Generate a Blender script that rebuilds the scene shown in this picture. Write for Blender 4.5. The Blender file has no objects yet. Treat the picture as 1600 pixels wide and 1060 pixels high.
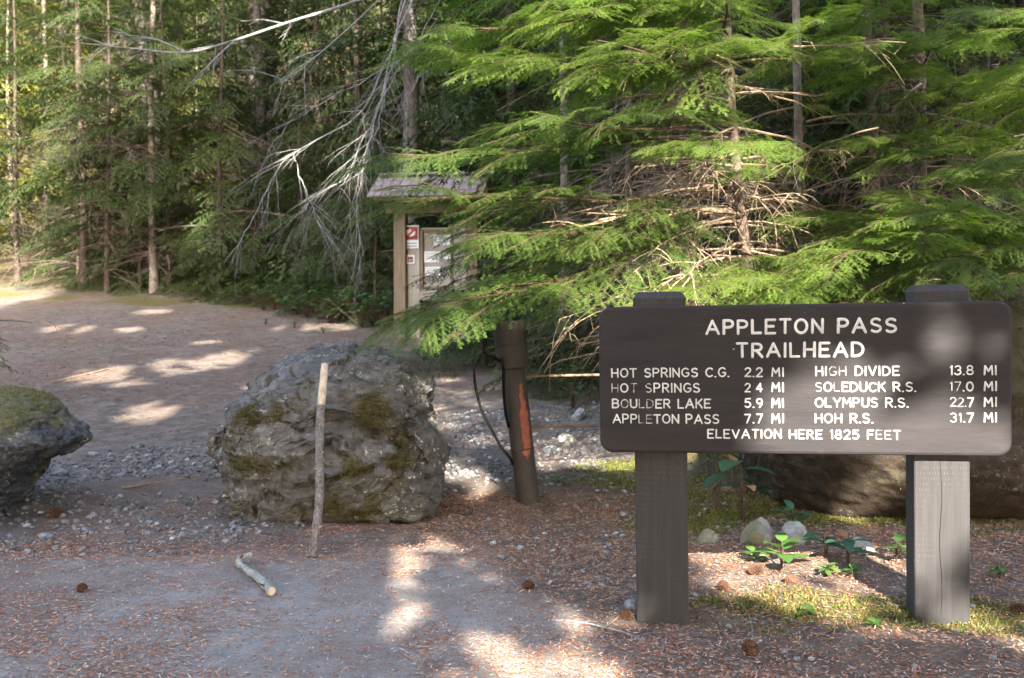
import bpy, bmesh, math, random
import numpy as np
from mathutils import Vector, Matrix

# ------------------------------------------------------------------ camera, world, sun, exposure
SC = bpy.context.scene
COL = SC.collection
CAM_Z = 1.24
PITCH = math.atan(50 / 1556)
FPX = 1556.0
cam = bpy.data.cameras.new('camera')
cam.sensor_width = 36.0
cam.lens = 35.0
cam.clip_start = 0.05
cam.clip_end = 600
cam.dof.use_dof = True
cam.dof.focus_distance = 4.3
cam.dof.aperture_fstop = 4.5
camo = bpy.data.objects.new('camera', cam)
COL.objects.link(camo)
camo.location = (0, 0, CAM_Z)
camo.rotation_euler = (math.pi / 2 - PITCH, 0, 0)
SC.camera = camo

SUN_EL = math.radians(30)
SUN_AZ = math.radians(5)          # to the right of straight behind the camera
SUN_DIR = Vector((math.sin(SUN_AZ) * math.cos(SUN_EL), -math.cos(SUN_AZ) * math.cos(SUN_EL), math.sin(SUN_EL)))
world = bpy.data.worlds.new('World')
SC.world = world
world.use_nodes = True
wn = world.node_tree
sky = wn.nodes.new('ShaderNodeTexSky')
sky.sky_type = 'NISHITA'
sky.sun_disc = False
sky.dust_density = 4.0
sky.ozone_density = 0.3
sky.air_density = 1.0
sky.sun_elevation = SUN_EL
sky.sun_rotation = math.atan2(SUN_DIR.x, SUN_DIR.y)
wn.links.new(sky.outputs[0], wn.nodes['Background'].inputs[0])
wn.nodes['Background'].inputs[1].default_value = 0.15
sun = bpy.data.lights.new('sun', 'SUN')
sun.energy = 5.0
sun.angle = math.radians(0.4)
sun.color = (1.0, 0.93, 0.80)
suno = bpy.data.objects.new('sun', sun)
COL.objects.link(suno)
suno.rotation_euler = (-SUN_DIR).to_track_quat('-Z', 'Y').to_euler()
suno.location = (0, -10, 20)
SC.view_settings.view_transform = 'Standard'
SC.view_settings.look = 'None'
SC.view_settings.exposure = 2.8
SC.view_settings.gamma = 1.0
SC.view_settings.use_curve_mapping = False

SC.cycles.max_bounces = 5
SC.cycles.diffuse_bounces = 3
SC.cycles.glossy_bounces = 1
SC.cycles.transmission_bounces = 3
SC.cycles.caustics_reflective = False
SC.cycles.caustics_refractive = False

# ------------------------------------------------------------------ helpers
FWD = np.array([0, math.cos(PITCH), -math.sin(PITCH)])
UP = np.array([0, math.sin(PITCH), math.cos(PITCH)])
RT = np.array([1.0, 0, 0])
CAMP = np.array([0, 0, CAM_Z])


def ray(px, py):
    return RT * ((px - 800) / FPX) + FWD + UP * (-(py - 530) / FPX)


def P(px, py, d):
    return CAMP + d * ray(px, py)


def sstep(a, b, x):
    t = np.clip((np.asarray(x, float) - a) / (b - a), 0, 1)
    return t * t * (3 - 2 * t)


def _h(ix, iy, iz, s):
    n = (ix * 374761393 + iy * 668265263 + iz * 2147483647 + s * 1274126177) & 0xFFFFFFFF
    n = ((n ^ (n >> 13)) * 1274126177) & 0xFFFFFFFF
    n = (n ^ (n >> 16)) & 0xFFFFFFFF
    return n / 4294967295.0 * 2 - 1


def vnoise(p, seed=0):
    p = np.asarray(p, float)
    i = np.floor(p).astype(np.int64)
    f = p - i
    f = f * f * (3 - 2 * f)
    r = 0
    for dx in (0, 1):
        wx = f[:, 0] if dx else 1 - f[:, 0]
        for dy in (0, 1):
            wy = f[:, 1] if dy else 1 - f[:, 1]
            for dz in (0, 1):
                wz = f[:, 2] if dz else 1 - f[:, 2]
                r = r + wx * wy * wz * _h(i[:, 0] + dx, i[:, 1] + dy, i[:, 2] + dz, seed)
    return r


def fbm(p, oct=4, seed=0, gain=0.5):
    p = np.asarray(p, float)
    a, r = 1.0, 0
    for o in range(oct):
        r = r + a * vnoise(p * (2.03 ** o) + o * 17.3, seed + o)
        a *= gain
    return r


def fbm2(x, y, sc, oct=4, seed=0):
    x = np.atleast_1d(np.asarray(x, float)); y = np.atleast_1d(np.asarray(y, float))
    return fbm(np.stack([x * sc, y * sc, np.full_like(x, 3.7)], 1), oct, seed)


class Geo:
    def __init__(s):
        s.V = []; s.F = []; s.M = []; s.n = 0; s.A = []

    def add(s, V, F, m=0, a=None):
        V = np.asarray(V, float).reshape(-1, 3); F = np.asarray(F, np.int64).reshape(-1, 3)
        s.V.append(V); s.F.append(F + s.n); s.M.append(np.full(len(F), m, np.int32))
        s.A.append(np.zeros(len(V)) if a is None else np.broadcast_to(np.asarray(a, float), (len(V),)))
        s.n += len(V)

    def arrays(s):
        return np.concatenate(s.V), np.concatenate(s.F), np.concatenate(s.M), np.concatenate(s.A)

    def mesh(s, name, mats, smooth=False, attr=False):
        V, F, M, A = s.arrays()
        return np_mesh(name, V, F, M, mats, smooth, A if attr else None)

    def build(s, name, mats, parent=None, smooth=False, attr=False):
        return link(name, s.mesh(name, mats, smooth, attr), parent)


def np_mesh(name, V, F, M, mats, smooth=False, A=None):
    me = bpy.data.meshes.new(name)
    me.vertices.add(len(V)); me.loops.add(len(F) * 3); me.polygons.add(len(F))
    me.vertices.foreach_set('co', np.ascontiguousarray(V, np.float32).ravel())
    me.loops.foreach_set('vertex_index', np.ascontiguousarray(F, np.int32).ravel())
    me.polygons.foreach_set('loop_start', np.arange(0, len(F) * 3, 3, dtype=np.int32))
    me.polygons.foreach_set('material_index', np.ascontiguousarray(M, np.int32))
    if not isinstance(mats, (list, tuple)):
        mats = [mats]
    for m in mats:
        me.materials.append(m)
    me.update(calc_edges=True)
    me.polygons.foreach_set('use_smooth', np.full(len(F), bool(smooth)))
    if A is not None:
        at = me.attributes.new('mask', 'FLOAT', 'POINT')
        at.data.foreach_set('value', np.ascontiguousarray(A, np.float32))
    me.validate()
    return me


def link(name, me, parent=None, mw=None):
    o = bpy.data.objects.new(name, me)
    COL.objects.link(o)
    if parent is not None:
        o.parent = parent
        o.matrix_parent_inverse = Matrix.Translation(-Vector(parent.location)) if parent.parent is None else Matrix.Translation((0, 0, 0))
        if parent.parent is not None:
            o.matrix_parent_inverse = Matrix.Identity(4)
    if mw is not None:
        o.matrix_basis = mw
    return o


def tag(o, label, cat, group=None, kind=None):
    o['label'] = label; o['category'] = cat
    if group: o['group'] = group
    if kind: o['kind'] = kind
    return o


def thing(name, label, cat, loc=(0, 0, 0), group=None):
    o = bpy.data.objects.new(name, None)
    COL.objects.link(o)
    o.empty_display_size = 0.2
    o.location = loc
    return tag(o, label, cat, group)


def clone(root, loc, rz=0.0, sc=1.0, label=None, group=None, tilt=(0, 0)):
    r = root.copy(); COL.objects.link(r)
    for ch in root.children:
        c = ch.copy(); COL.objects.link(c); c.parent = r
    place(r, loc, rz, sc, label, group, tilt)
    return r


def place(r, loc, rz=0.0, sc=1.0, label=None, group=None, tilt=(0, 0)):
    r.location = loc; r.rotation_euler = (tilt[0], tilt[1], rz); r.scale = (sc,) * 3 if not isinstance(sc, tuple) else sc
    if label: r['label'] = label
    if group: r['group'] = group


def tube(pts, rad, sides=5, cap=True):
    pts = np.asarray(pts, float); n = len(pts)
    rad = np.broadcast_to(np.asarray(rad, float), (n,))
    T = np.gradient(pts, axis=0)
    T /= np.linalg.norm(T, axis=1)[:, None] + 1e-9
    ref = np.array([0, 0, 1.0]) if abs(T[:, 2]).mean() < 0.8 else np.array([1.0, 0, 0])
    A = np.cross(T, ref); A /= np.linalg.norm(A, axis=1)[:, None] + 1e-9
    B = np.cross(T, A)
    ang = np.linspace(0, 2 * np.pi, sides, endpoint=False)
    V = (pts[:, None, :] + rad[:, None, None] * (np.cos(ang)[None, :, None] * A[:, None, :] + np.sin(ang)[None, :, None] * B[:, None, :])).reshape(-1, 3)
    F = []
    i = np.arange(n - 1)[:, None] * sides
    j = np.arange(sides)[None, :]; k = (j + 1) % sides
    a = (i + j).ravel(); b = (i + k).ravel(); c = (i + sides + k).ravel(); d = (i + sides + j).ravel()
    F = np.concatenate([np.stack([a, d, b], 1), np.stack([b, d, c], 1)])
    if cap:
        V = np.concatenate([V, pts[:1], pts[-1:]])
        n0, n1 = n * sides, n * sides + 1
        jj = np.arange(sides); kk = (jj + 1) % sides; e = (n - 1) * sides
        F = np.concatenate([F, np.stack([np.full(sides, n0), jj, kk], 1), np.stack([np.full(sides, n1), e + kk, e + jj], 1)])
    return V, F


def smooth_path(pts, n=24):
    pts = np.asarray(pts, float)
    m = len(pts)
    t = np.linspace(0, m - 1, n)
    out = []
    for tt in t:
        i = min(int(tt), m - 2); f = tt - i
        p0 = pts[max(i - 1, 0)]; p1 = pts[i]; p2 = pts[i + 1]; p3 = pts[min(i + 2, m - 1)]
        out.append(0.5 * ((2 * p1) + (-p0 + p2) * f + (2 * p0 - 5 * p1 + 4 * p2 - p3) * f * f + (-p0 + 3 * p1 - 3 * p2 + p3) * f ** 3))
    return np.array(out)


def bm_arrays(bm):
    bmesh.ops.triangulate(bm, faces=bm.faces[:])
    bm.verts.index_update()
    V = np.array([v.co[:] for v in bm.verts]); F = np.array([[v.index for v in f.verts] for f in bm.faces])
    bm.free()
    return V, F


def cbox(size, bevel=0.0, seg=1):
    bm = bmesh.new()
    bmesh.ops.create_cube(bm, size=1.0)
    for v in bm.verts:
        v.co = Vector((v.co.x * size[0], v.co.y * size[1], v.co.z * size[2]))
    if bevel > 0:
        bmesh.ops.bevel(bm, geom=bm.edges[:], offset=bevel, segments=seg, affect='EDGES', profile=0.6)
    return bm_arrays(bm)


def ico(sub):
    bm = bmesh.new()
    bmesh.ops.create_icosphere(bm, subdivisions=sub, radius=1.0)
    V, F = bm_arrays(bm)
    return V, F


def xf(V, M):
    M = np.array(M)
    return np.asarray(V) @ M[:3, :3].T + M[:3, 3]


def frame(o, ex, ez_hint):
    ex = np.asarray(ex, float); ex = ex / np.linalg.norm(ex)
    ey = np.cross(np.asarray(ez_hint, float), ex); ey /= np.linalg.norm(ey)
    ez = np.cross(ex, ey)
    M = np.eye(4); M[:3, 0] = ex; M[:3, 1] = ey; M[:3, 2] = ez; M[:3, 3] = o
    return M

# ------------------------------------------------------------------ materials


class NT:
    def __init__(s, name, rough=0.85, spec=0.25):
        s.m = bpy.data.materials.new(name); s.m.use_nodes = True
        s.t = s.m.node_tree; s.b = s.t.nodes['Principled BSDF']; s.out = s.t.nodes['Material Output']
        s.b.inputs['Roughness'].default_value = rough
        s.b.inputs['Specular IOR Level'].default_value = spec
        s._co = None

    def n(s, typ, **kw):
        nd = s.t.nodes.new(typ)
        for k, v in kw.items():
            if k in nd.inputs: nd.inputs[k].default_value = v
            else: setattr(nd, k, v)
        return nd

    def l(s, a, b):
        s.t.links.new(a, b)

    def co(s, scale=(1, 1, 1)):
        if s._co is None: s._co = s.n('ShaderNodeTexCoord').outputs['Object']
        mp = s.n('ShaderNodeMapping'); mp.inputs['Scale'].default_value = scale
        s.l(s._co, mp.inputs[0])
        return mp.outputs[0]

    def noise(s, scale, detail=5, rough=0.6, st=(1, 1, 1), dist=0.0):
        nd = s.n('ShaderNodeTexNoise'); nd.inputs['Scale'].default_value = scale
        nd.inputs['Detail'].default_value = detail; nd.inputs['Roughness'].default_value = rough
        nd.inputs['Distortion'].default_value = dist
        s.l(s.co(st), nd.inputs['Vector'])
        return nd.outputs['Fac']

    def ramp(s, fac, stops):
        r = s.n('ShaderNodeValToRGB'); e = r.color_ramp.elements
        while len(e) < len(stops): e.new(0.5)
        for k, (p, c) in enumerate(stops):
            e[k].position = p
            e[k].color = (*c, 1) if isinstance(c, tuple) else (c, c, c, 1)
        s.l(fac, r.inputs[0])
        return r.outputs[0]

    def mix(s, fac, a, b):
        mx = s.n('ShaderNodeMix', data_type='RGBA')
        for inp, v in ((0, fac), (6, a), (7, b)):
            if isinstance(v, (int, float)): mx.inputs[inp].default_value = v
            elif isinstance(v, tuple): mx.inputs[inp].default_value = (*v, 1)
            else: s.l(v, mx.inputs[inp])
        return mx.outputs[2]

    def math(s, op, a, b=0.0):
        m = s.n('ShaderNodeMath', operation=op)
        for i, v in ((0, a), (1, b)):
            if isinstance(v, (int, float)): m.inputs[i].default_value = v
            else: s.l(v, m.inputs[i])
        return m.outputs[0]

    def attr(s, name):
        return s.n('ShaderNodeAttribute', attribute_name=name).outputs['Fac']

    def rnd(s):
        return s.n('ShaderNodeObjectInfo').outputs['Random']

    def color(s, c):
        if isinstance(c, tuple): s.b.inputs['Base Color'].default_value = (*c, 1)
        else: s.l(c, s.b.inputs['Base Color'])

    def bump(s, h, strength=0.4, dist=0.01):
        b = s.n('ShaderNodeBump'); b.inputs['Strength'].default_value = strength; b.inputs['Distance'].default_value = dist
        s.l(h, b.inputs['Height']); s.l(b.outputs[0], s.b.inputs['Normal'])
        return s


def leaf_mat(name, c_dark, c_light, trans=0.35, nscale=3.0, rough=0.55, tcol=None):
    t = NT(name, rough, 0.3)
    f = t.math('ADD', t.math('MULTIPLY', t.noise(nscale, 3), 0.62), t.math('MULTIPLY', t.rnd(), 0.42))
    c = t.ramp(f, [(0.28, c_dark), (0.75, c_light)])
    c = t.mix(t.attr('mask'), c, tuple(min(1, v * 1.9 + 0.01) for v in c_light))
    t.color(c)
    tr = t.n('ShaderNodeBsdfTranslucent')
    hs = t.n('ShaderNodeHueSaturation'); hs.inputs['Saturation'].default_value = 1.1; hs.inputs['Value'].default_value = 1.5
    t.l(c, hs.inputs['Color']); t.l(hs.outputs[0], tr.inputs[0])
    ms = t.n('ShaderNodeMixShader'); ms.inputs[0].default_value = trans
    t.l(t.b.outputs[0], ms.inputs[1]); t.l(tr.outputs[0], ms.inputs[2]); t.l(ms.outputs[0], t.out.inputs[0])
    return t.m


def bark_mat(name, a, b, c=None, scale=14.0, lichen=None):
    t = NT(name, 0.9, 0.15)
    n1 = t.noise(scale, 6, 0.65, (1, 1, 0.25)); n2 = t.noise(scale * 3.1, 5, 0.6, (1, 1, 0.5))
    col = t.ramp(n1, [(0.3, a), (0.65, b)])
    if c: col = t.mix(t.math('MULTIPLY', t.ramp(n2, [(0.5, 0.0), (0.68, 1.0)]), 0.7), col, c)
    if lichen: col = t.mix(t.ramp(t.noise(5.0, 5, 0.7), [(0.50, 0.0), (0.60, 1.0)]), col, lichen)
    t.color(col); t.bump(t.math('ADD', n1, n2), 0.7, 0.01)
    return t.m


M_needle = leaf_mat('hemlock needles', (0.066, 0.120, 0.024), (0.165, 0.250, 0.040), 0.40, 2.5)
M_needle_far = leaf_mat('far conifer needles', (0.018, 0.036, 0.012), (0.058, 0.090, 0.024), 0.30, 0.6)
M_sunlit_leaf = leaf_mat('sunlit yellow green leaf', (0.10, 0.12, 0.022), (0.26, 0.26, 0.05), 0.45, 0.8)  # sunlight put into the leaf colour to brighten the left woods
M_leaf = leaf_mat('broad leaf', (0.04, 0.09, 0.022), (0.09, 0.17, 0.036), 0.3, 6.0, 0.45)
M_leafdk = leaf_mat('leathery dark leaf', (0.025, 0.07, 0.04), (0.045, 0.11, 0.06), 0.15, 6.0, 0.3)
M_leafdead = leaf_mat('dead leaf', (0.22, 0.11, 0.05), (0.38, 0.22, 0.12), 0.2, 6.0, 0.6)
M_twig = bark_mat('twig wood', (0.045, 0.030, 0.020), (0.10, 0.065, 0.045), None, 30)
M_deadtwig = bark_mat('dead twig wood', (0.15, 0.105, 0.07), (0.36, 0.27, 0.19), None, 10)
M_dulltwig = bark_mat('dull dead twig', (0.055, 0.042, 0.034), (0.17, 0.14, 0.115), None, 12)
M_greytwig = bark_mat('lichen grey dead limb', (0.13, 0.12, 0.11), (0.34, 0.34, 0.33), (0.08, 0.07, 0.06), 16)
M_bark = bark_mat('conifer bark', (0.030, 0.023, 0.018), (0.085, 0.065, 0.052), (0.14, 0.12, 0.10), 12)
M_barkred = bark_mat('young hemlock bark', (0.055, 0.038, 0.030), (0.13, 0.092, 0.072), (0.22, 0.18, 0.15), 18)
M_barkpale = bark_mat('pale lichen bark', (0.10, 0.075, 0.06), (0.22, 0.185, 0.155), (0.32, 0.29, 0.25), 20, (0.28, 0.26, 0.23))
M_barkgrey = bark_mat('grey old bark', (0.040, 0.035, 0.032), (0.11, 0.10, 0.092), (0.17, 0.155, 0.145), 9)


def rock_mat(name, a, b, c, moss, lichen_amt=0.5, strata=(1, 1, 3.0), wet=0.75):
    t = NT(name, wet, 0.35)
    n1 = t.noise(3.0, 9, 0.62, strata, 0.6); n2 = t.noise(16, 8, 0.65, strata); n3 = t.noise(60, 4, 0.6)
    col = t.ramp(n1, [(0.30, a), (0.52, b), (0.72, c)])
    col = t.mix(t.math('MULTIPLY', t.ramp(n2, [(0.40, 1.0), (0.55, 0.0)]), 0.6), col, tuple(v * 0.5 for v in a))
    li = t.math('MULTIPLY', t.ramp(t.noise(24, 6, 0.75), [(0.57, 0.0), (0.63, 1.0)]), t.ramp(t.noise(2.2, 3), [(0.45, 0.0), (0.62, lichen_amt)]))
    col = t.mix(li, col, (0.50, 0.50, 0.47))
    mm = t.math('ADD', t.math('ADD', t.attr('mask'), t.math('MULTIPLY', t.math('SUBTRACT', n2, 0.5), 2.0)), t.math('MULTIPLY', t.math('SUBTRACT', n3, 0.5), 1.2))
    mm = t.ramp(mm, [(0.30, 0.0), (0.75, 1.0)])
    col = t.mix(t.math('MULTIPLY', mm, 0.75), col, t.ramp(n3, [(0.3, tuple(v * 0.5 for v in moss)), (0.7, moss)]))
    t.color(col)
    t.bump(t.math('ADD', t.math('MULTIPLY', n2, 1.0), t.math('MULTIPLY', n3, 0.25)), 0.75, 0.022)
    return t.m


M_rock = rock_mat('layered grey rock', (0.056, 0.051, 0.047), (0.108, 0.101, 0.094), (0.190, 0.185, 0.181), (0.095, 0.083, 0.025), 1.0, (1, 1, 1.5))
M_rock2 = rock_mat('dark slate rock', (0.035, 0.035, 0.037), (0.078, 0.078, 0.082), (0.15, 0.15, 0.158), (0.15, 0.14, 0.04), 0.6)
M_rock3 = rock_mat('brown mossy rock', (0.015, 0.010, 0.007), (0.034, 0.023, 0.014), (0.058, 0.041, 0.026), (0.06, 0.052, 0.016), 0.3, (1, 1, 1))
M_stone = rock_mat('small grey stone', (0.15, 0.15, 0.155), (0.26, 0.26, 0.27), (0.38, 0.38, 0.39), (0.15, 0.14, 0.05), 0.3, (1, 1, 1))
M_stonewhite = rock_mat('pale stone', (0.22, 0.205, 0.175), (0.32, 0.30, 0.265), (0.42, 0.40, 0.365), (0.16, 0.15, 0.05), 0.3, (1, 1, 1))
M_moss = leaf_mat('moss tuft', (0.040, 0.036, 0.010), (0.105, 0.090, 0.024), 0.25, 5.0, 0.8)
M_mossyellow = leaf_mat('yellowish rock moss', (0.055, 0.055, 0.014), (0.14, 0.125, 0.034), 0.25, 9.0, 0.8)
M_mossgreen = leaf_mat('green moss', (0.075, 0.095, 0.018), (0.20, 0.20, 0.045), 0.3, 4.0, 0.8)

# sign paint
t = NT('brown sign paint', 0.6, 0.12)
pn = t.noise(3.0, 6, 0.6, (1, 1, 5.0)); pf = t.noise(55, 4, 0.6, (0.06, 1, 1.0))
c = t.ramp(pn, [(0.3, (0.024, 0.0215, 0.0235)), (0.7, (0.034, 0.0305, 0.0325))])
c = t.mix(t.math('MULTIPLY', t.ramp(pf, [(0.62, 0.0), (0.74, 1.0)]), 0.20), c, (0.075, 0.068, 0.068))
c = t.mix(t.ramp(t.noise(23, 3, 0.5), [(0.745, 0.0), (0.77, 1.0)]), c, (0.35, 0.33, 0.31))
t.color(c); t.bump(t.math('ADD', pf, t.noise(30, 5, 0.6, (0.05, 1, 1))), 0.30, 0.004)
M_paint = t.m
t = NT('brown post paint', 0.68, 0.2)
co = t.n('ShaderNodeTexCoord'); sx = t.n('ShaderNodeSeparateXYZ'); t.l(co.outputs['Object'], sx.inputs[0])
zc = t.math('DIVIDE', sx.outputs[2], 0.021); xc = t.math('ADD', t.math('DIVIDE', t.math('ADD', sx.outputs[0], sx.outputs[1]), 0.0105), t.math('MULTIPLY', t.math('FLOOR', zc), 0.5))
g = t.noise(8, 6, 0.65, (6, 6, 0.35))
inc = t.math('MULTIPLY', t.math('LESS_THAN', t.math('FRACT', xc), 0.26), t.math('LESS_THAN', t.math('FRACT', zc), 0.42))
inc = t.math('MULTIPLY', t.math('MULTIPLY', inc, t.ramp(t.noise(5, 3), [(0.44, 0.0), (0.62, 1.0)])), t.ramp(t.noise(90, 2), [(0.40, 0.0), (0.58, 1.0)]))
c = t.ramp(g, [(0.3, (0.030, 0.0285, 0.030)), (0.7, (0.047, 0.0445, 0.0465))])
c = t.mix(t.math('MULTIPLY', inc, 0.45), c, (0.12, 0.11, 0.11))
c = t.mix(t.ramp(t.noise(9, 5, 0.7), [(0.70, 0.0), (0.73, 0.7)]), c, (0.12, 0.10, 0.075))
t.color(c); t.bump(t.math('ADD', g, t.math('MULTIPLY', inc, -0.6)), 0.35, 0.004)
M_post = t.m


def letter_mat(name, worn):
    t = NT(name, 0.6, 0.3)
    w = t.ramp(t.noise(38, 4, 0.7), [(0.66 - worn * 0.22, 0.0), (0.76 - worn * 0.20, 1.0)])
    c = t.mix(w, t.ramp(t.noise(9, 3), [(0.3, (0.50, 0.49, 0.475)), (0.7, (0.62, 0.61, 0.595))]), (0.13, 0.10, 0.085))
    t.color(c)
    return t.m


M_white = letter_mat('white routed paint', 0.0)
M_whiteworn = letter_mat('worn white routed paint', 0.85)

# ------------------------------------------------------------------ terrain
_py = np.array([-200, 6.3, 8, 10, 12.5, 15.6, 19, 22, 26, 34, 60, 130, 260.0])
_pz = np.array([0, 0, 0.08, 0.26, 0.46, 0.76, 1.08, 1.40, 2.3, 6.4, 21.0, 52, 70.0])


def th(x, y, fine=True):
    x = np.asarray(x, float); y = np.asarray(y, float)
    z = sum(np.interp(y + o, _py, _pz) for o in (-0.8, -0.4, 0, 0.4, 0.8)) / 5
    z = z + 0.55 * sstep(6.0, 9.5, y) * sstep(0.3, 2.5, x) + 0.07 * sstep(0.9, 1.6, x) * sstep(2.6, 3.5, y)
    z = z + 0.22 * sstep(3.2, 7.0, x) * sstep(2.0, 4.5, y)
    sh = x.shape
    z = z + (0.030 * fbm2(x.ravel(), y.ravel(), 0.9, 3, 5).reshape(sh)) * sstep(4.2, 6.5, y) \
        + 0.45 * (fbm2(x.ravel(), y.ravel(), 0.16, 3, 9).reshape(sh)) * sstep(22, 32, y)
    for fx_, fy_ in ((0.58, 3.86), (1.60, 3.68)):        # soil trodden low round the post feet
        z = z - 0.030 * np.exp(-((x - fx_) / 0.20) ** 2 - ((y - fy_) / 0.16) ** 2)
    if fine:
        near = 0.35 + 0.65 * (1 - asphalt_mask(x, y))
        z = z + near * 0.014 * fbm2(x.ravel(), y.ravel(), 5.0, 4, 21).reshape(sh)
    return z


def asphalt_mask(x, y):
    sh = np.asarray(x).shape
    w = 0.16 * fbm2(np.ravel(x), np.ravel(y), 1.7, 4, 31).reshape(sh)
    far = 1 - sstep(-0.10, 0.16, y - (5.05 + 0.06 * x) + w)             # ends before the boulders
    side = 1 - sstep(-0.12, 0.16, x - (0.42 - (y - 3.3) * 0.36) + w * 0.8)   # right edge
    return far * side


def gravel_mask(x, y):
    sh = np.asarray(x).shape
    w = fbm2(np.ravel(x), np.ravel(y), 1.1, 4, 41).reshape(sh)
    band = np.exp(-((y - (7.6 + (x + 2.4) * 0.55)) / 0.75) ** 2) * sstep(-4.6, -3.2, x) * (1 - sstep(-1.7, -1.1, x))
    low = (1 - asphalt_mask(x, y)) * (1 - sstep(6.0, 7.2, y)) * (1 - sstep(-0.9, -0.3, x)) * 0.42
    mid = sstep(6.2, 6.9, y) * (1 - sstep(9.0, 10.2, y)) * sstep(-0.75, -0.45, x) * (1 - sstep(0.6, 1.3, x)) * 0.5
    return np.clip(band * 1.1 + low + mid + w * 0.28 * ((band + low + mid) > 0.08), 0, 1)


def moss_mask(x, y):
    sh = np.asarray(x).shape
    w = fbm2(np.ravel(x), np.ravel(y), 1.6, 4, 51).reshape(sh)
    under = sstep(0.55, 0.8, x) * (1 - sstep(3.5, 4.5, x)) * sstep(3.55, 3.8, y)
    a = np.exp(-((x - 1.35) / 0.55) ** 2 - ((y - 3.95 + 0.35 * (x - 1.2)) / 0.28) ** 2)
    b = np.exp(-((x - 0.95) / 0.5) ** 2 - ((y - 6.3) / 0.9) ** 2)
    c2 = 0.6 * sstep(1.2, 2.0, x) * sstep(4.8, 5.6, y)
    d = 0.6 * np.exp(-((y - 21.3 + (x + 7) * 0.25) / 0.7) ** 2) * (1 - sstep(-3.5, -2.0, x))
    return np.clip(a * 0.95 + b * 1.0 + c2 + d + 0.55 * w * ((a + b + c2 + d) > 0.12) + 0.1 * under * w, 0, 1)


def gz(x, y):
    return float(th(np.array([x]), np.array([y]))[0])


def G(px, py):
    """world point where the sight line through a picture point meets the ground"""
    r = ray(px, py); d = np.linspace(1.5, 60, 4000)
    pts = CAMP + d[:, None] * r
    below = pts[:, 2] <= th(pts[:, 0], pts[:, 1], False)
    i = int(np.argmax(below)) if below.any() else len(d) - 1
    return pts[i]


def axis_grid(lo, hi, flo, fhi, fine, growth=1.09):
    a = list(np.arange(flo, fhi + 1e-6, fine)); s = fine
    while a[-1] < hi: s *= growth; a.append(min(hi, a[-1] + s))
    s = fine; b = [flo]
    while b[-1] > lo: s *= growth; b.append(max(lo, b[-1] - s))
    return np.array(b[::-1][:-1] + a)


gx = axis_grid(-160, 160, -3.4, 3.4, 0.035, 1.06)
gy = axis_grid(-60, 240, 2.7, 8.0, 0.035, 1.035)
X, Y = np.meshgrid(gx, gy)
Zt = th(X, Y)
nx, ny = len(gx), len(gy)
idx = np.arange(nx * ny).reshape(ny, nx)
a_, b_, c_, d_ = idx[:-1, :-1].ravel(), idx[:-1, 1:].ravel(), idx[1:, 1:].ravel(), idx[1:, :-1].ravel()
GF = np.concatenate([np.stack([a_, b_, c_], 1), np.stack([a_, c_, d_], 1)])
GV = np.stack([X.ravel(), Y.ravel(), Zt.ravel()], 1)

t = NT('forest ground', 0.92, 0.15)
n_big = t.noise(1.1, 6, 0.6); n_mid = t.noise(7, 6, 0.65); n_fin = t.noise(70, 5, 0.7); n_peb = t.noise(160, 3, 0.6)
dirt = t.ramp(t.math('ADD', t.math('MULTIPLY', n_mid, 0.55), t.math('MULTIPLY', n_fin, 0.45)),
              [(0.34, (0.064, 0.050, 0.042)), (0.50, (0.140, 0.115, 0.098)), (0.66, (0.24, 0.205, 0.18))])
dirt = t.mix(t.math('MULTIPLY', t.ramp(n_big, [(0.45, 0.0), (0.65, 1.0)]), 0.30), dirt, (0.18, 0.115, 0.083))
asph = t.ramp(t.math('ADD', t.math('MULTIPLY', n_mid, 0.4), t.math('MULTIPLY', n_peb, 0.6)),
              [(0.34, (0.175, 0.155, 0.140)), (0.50, (0.272, 0.244, 0.222)), (0.66, (0.36, 0.326, 0.30))])
asph = t.mix(t.math('MULTIPLY', t.ramp(t.noise(2.3, 7, 0.65), [(0.47, 0.0), (0.64, 1.0)]), 0.5), asph, (0.22, 0.17, 0.145))
grav = t.ramp(t.math('ADD', t.math('MULTIPLY', n_fin, 0.6), t.math('MULTIPLY', n_mid, 0.4)),
              [(0.34, (0.085, 0.075, 0.068)), (0.52, (0.165, 0.148, 0.136)), (0.68, (0.26, 0.24, 0.225))])
mossc = t.ramp(n_fin, [(0.35, (0.055, 0.055, 0.016)), (0.65, (0.13, 0.125, 0.032))])
floor = t.mix(t.ramp(t.noise(0.9, 6, 0.7), [(0.42, 0.0), (0.58, 1.0)]), t.ramp(n_mid, [(0.35, (0.032, 0.024, 0.015)), (0.65, (0.085, 0.062, 0.038))]), t.ramp(n_mid, [(0.35, (0.022, 0.035, 0.012)), (0.65, (0.06, 0.085, 0.025))]))
c = t.mix(t.attr('woods'), dirt, floor)
c = t.mix(t.attr('gravel'), c, grav)
c = t.mix(t.attr('asphalt'), c, asph)
c = t.mix(t.ramp(t.math('ADD', t.attr('moss'), t.math('MULTIPLY', t.math('SUBTRACT', n_mid, 0.5), 0.9)), [(0.35, 0.0), (0.65, 0.9)]), c, mossc)
t.color(c)
c = t.mix(t.math('MULTIPLY', t.ramp(t.noise(0.55, 8, 0.7), [(0.46, 0.0), (0.60, 1.0)]), 0.42), c, (0.115, 0.073, 0.053))
t.color(c)
t.bump(t.math('ADD', t.math('ADD', n_fin, t.math('MULTIPLY', n_peb, 0.5)), t.math('MULTIPLY', n_mid, 1.6)), 0.7, 0.016)
M_ground = t.m

me = np_mesh('ground', GV, GF, np.zeros(len(GF), np.int32), M_ground, True)


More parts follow.
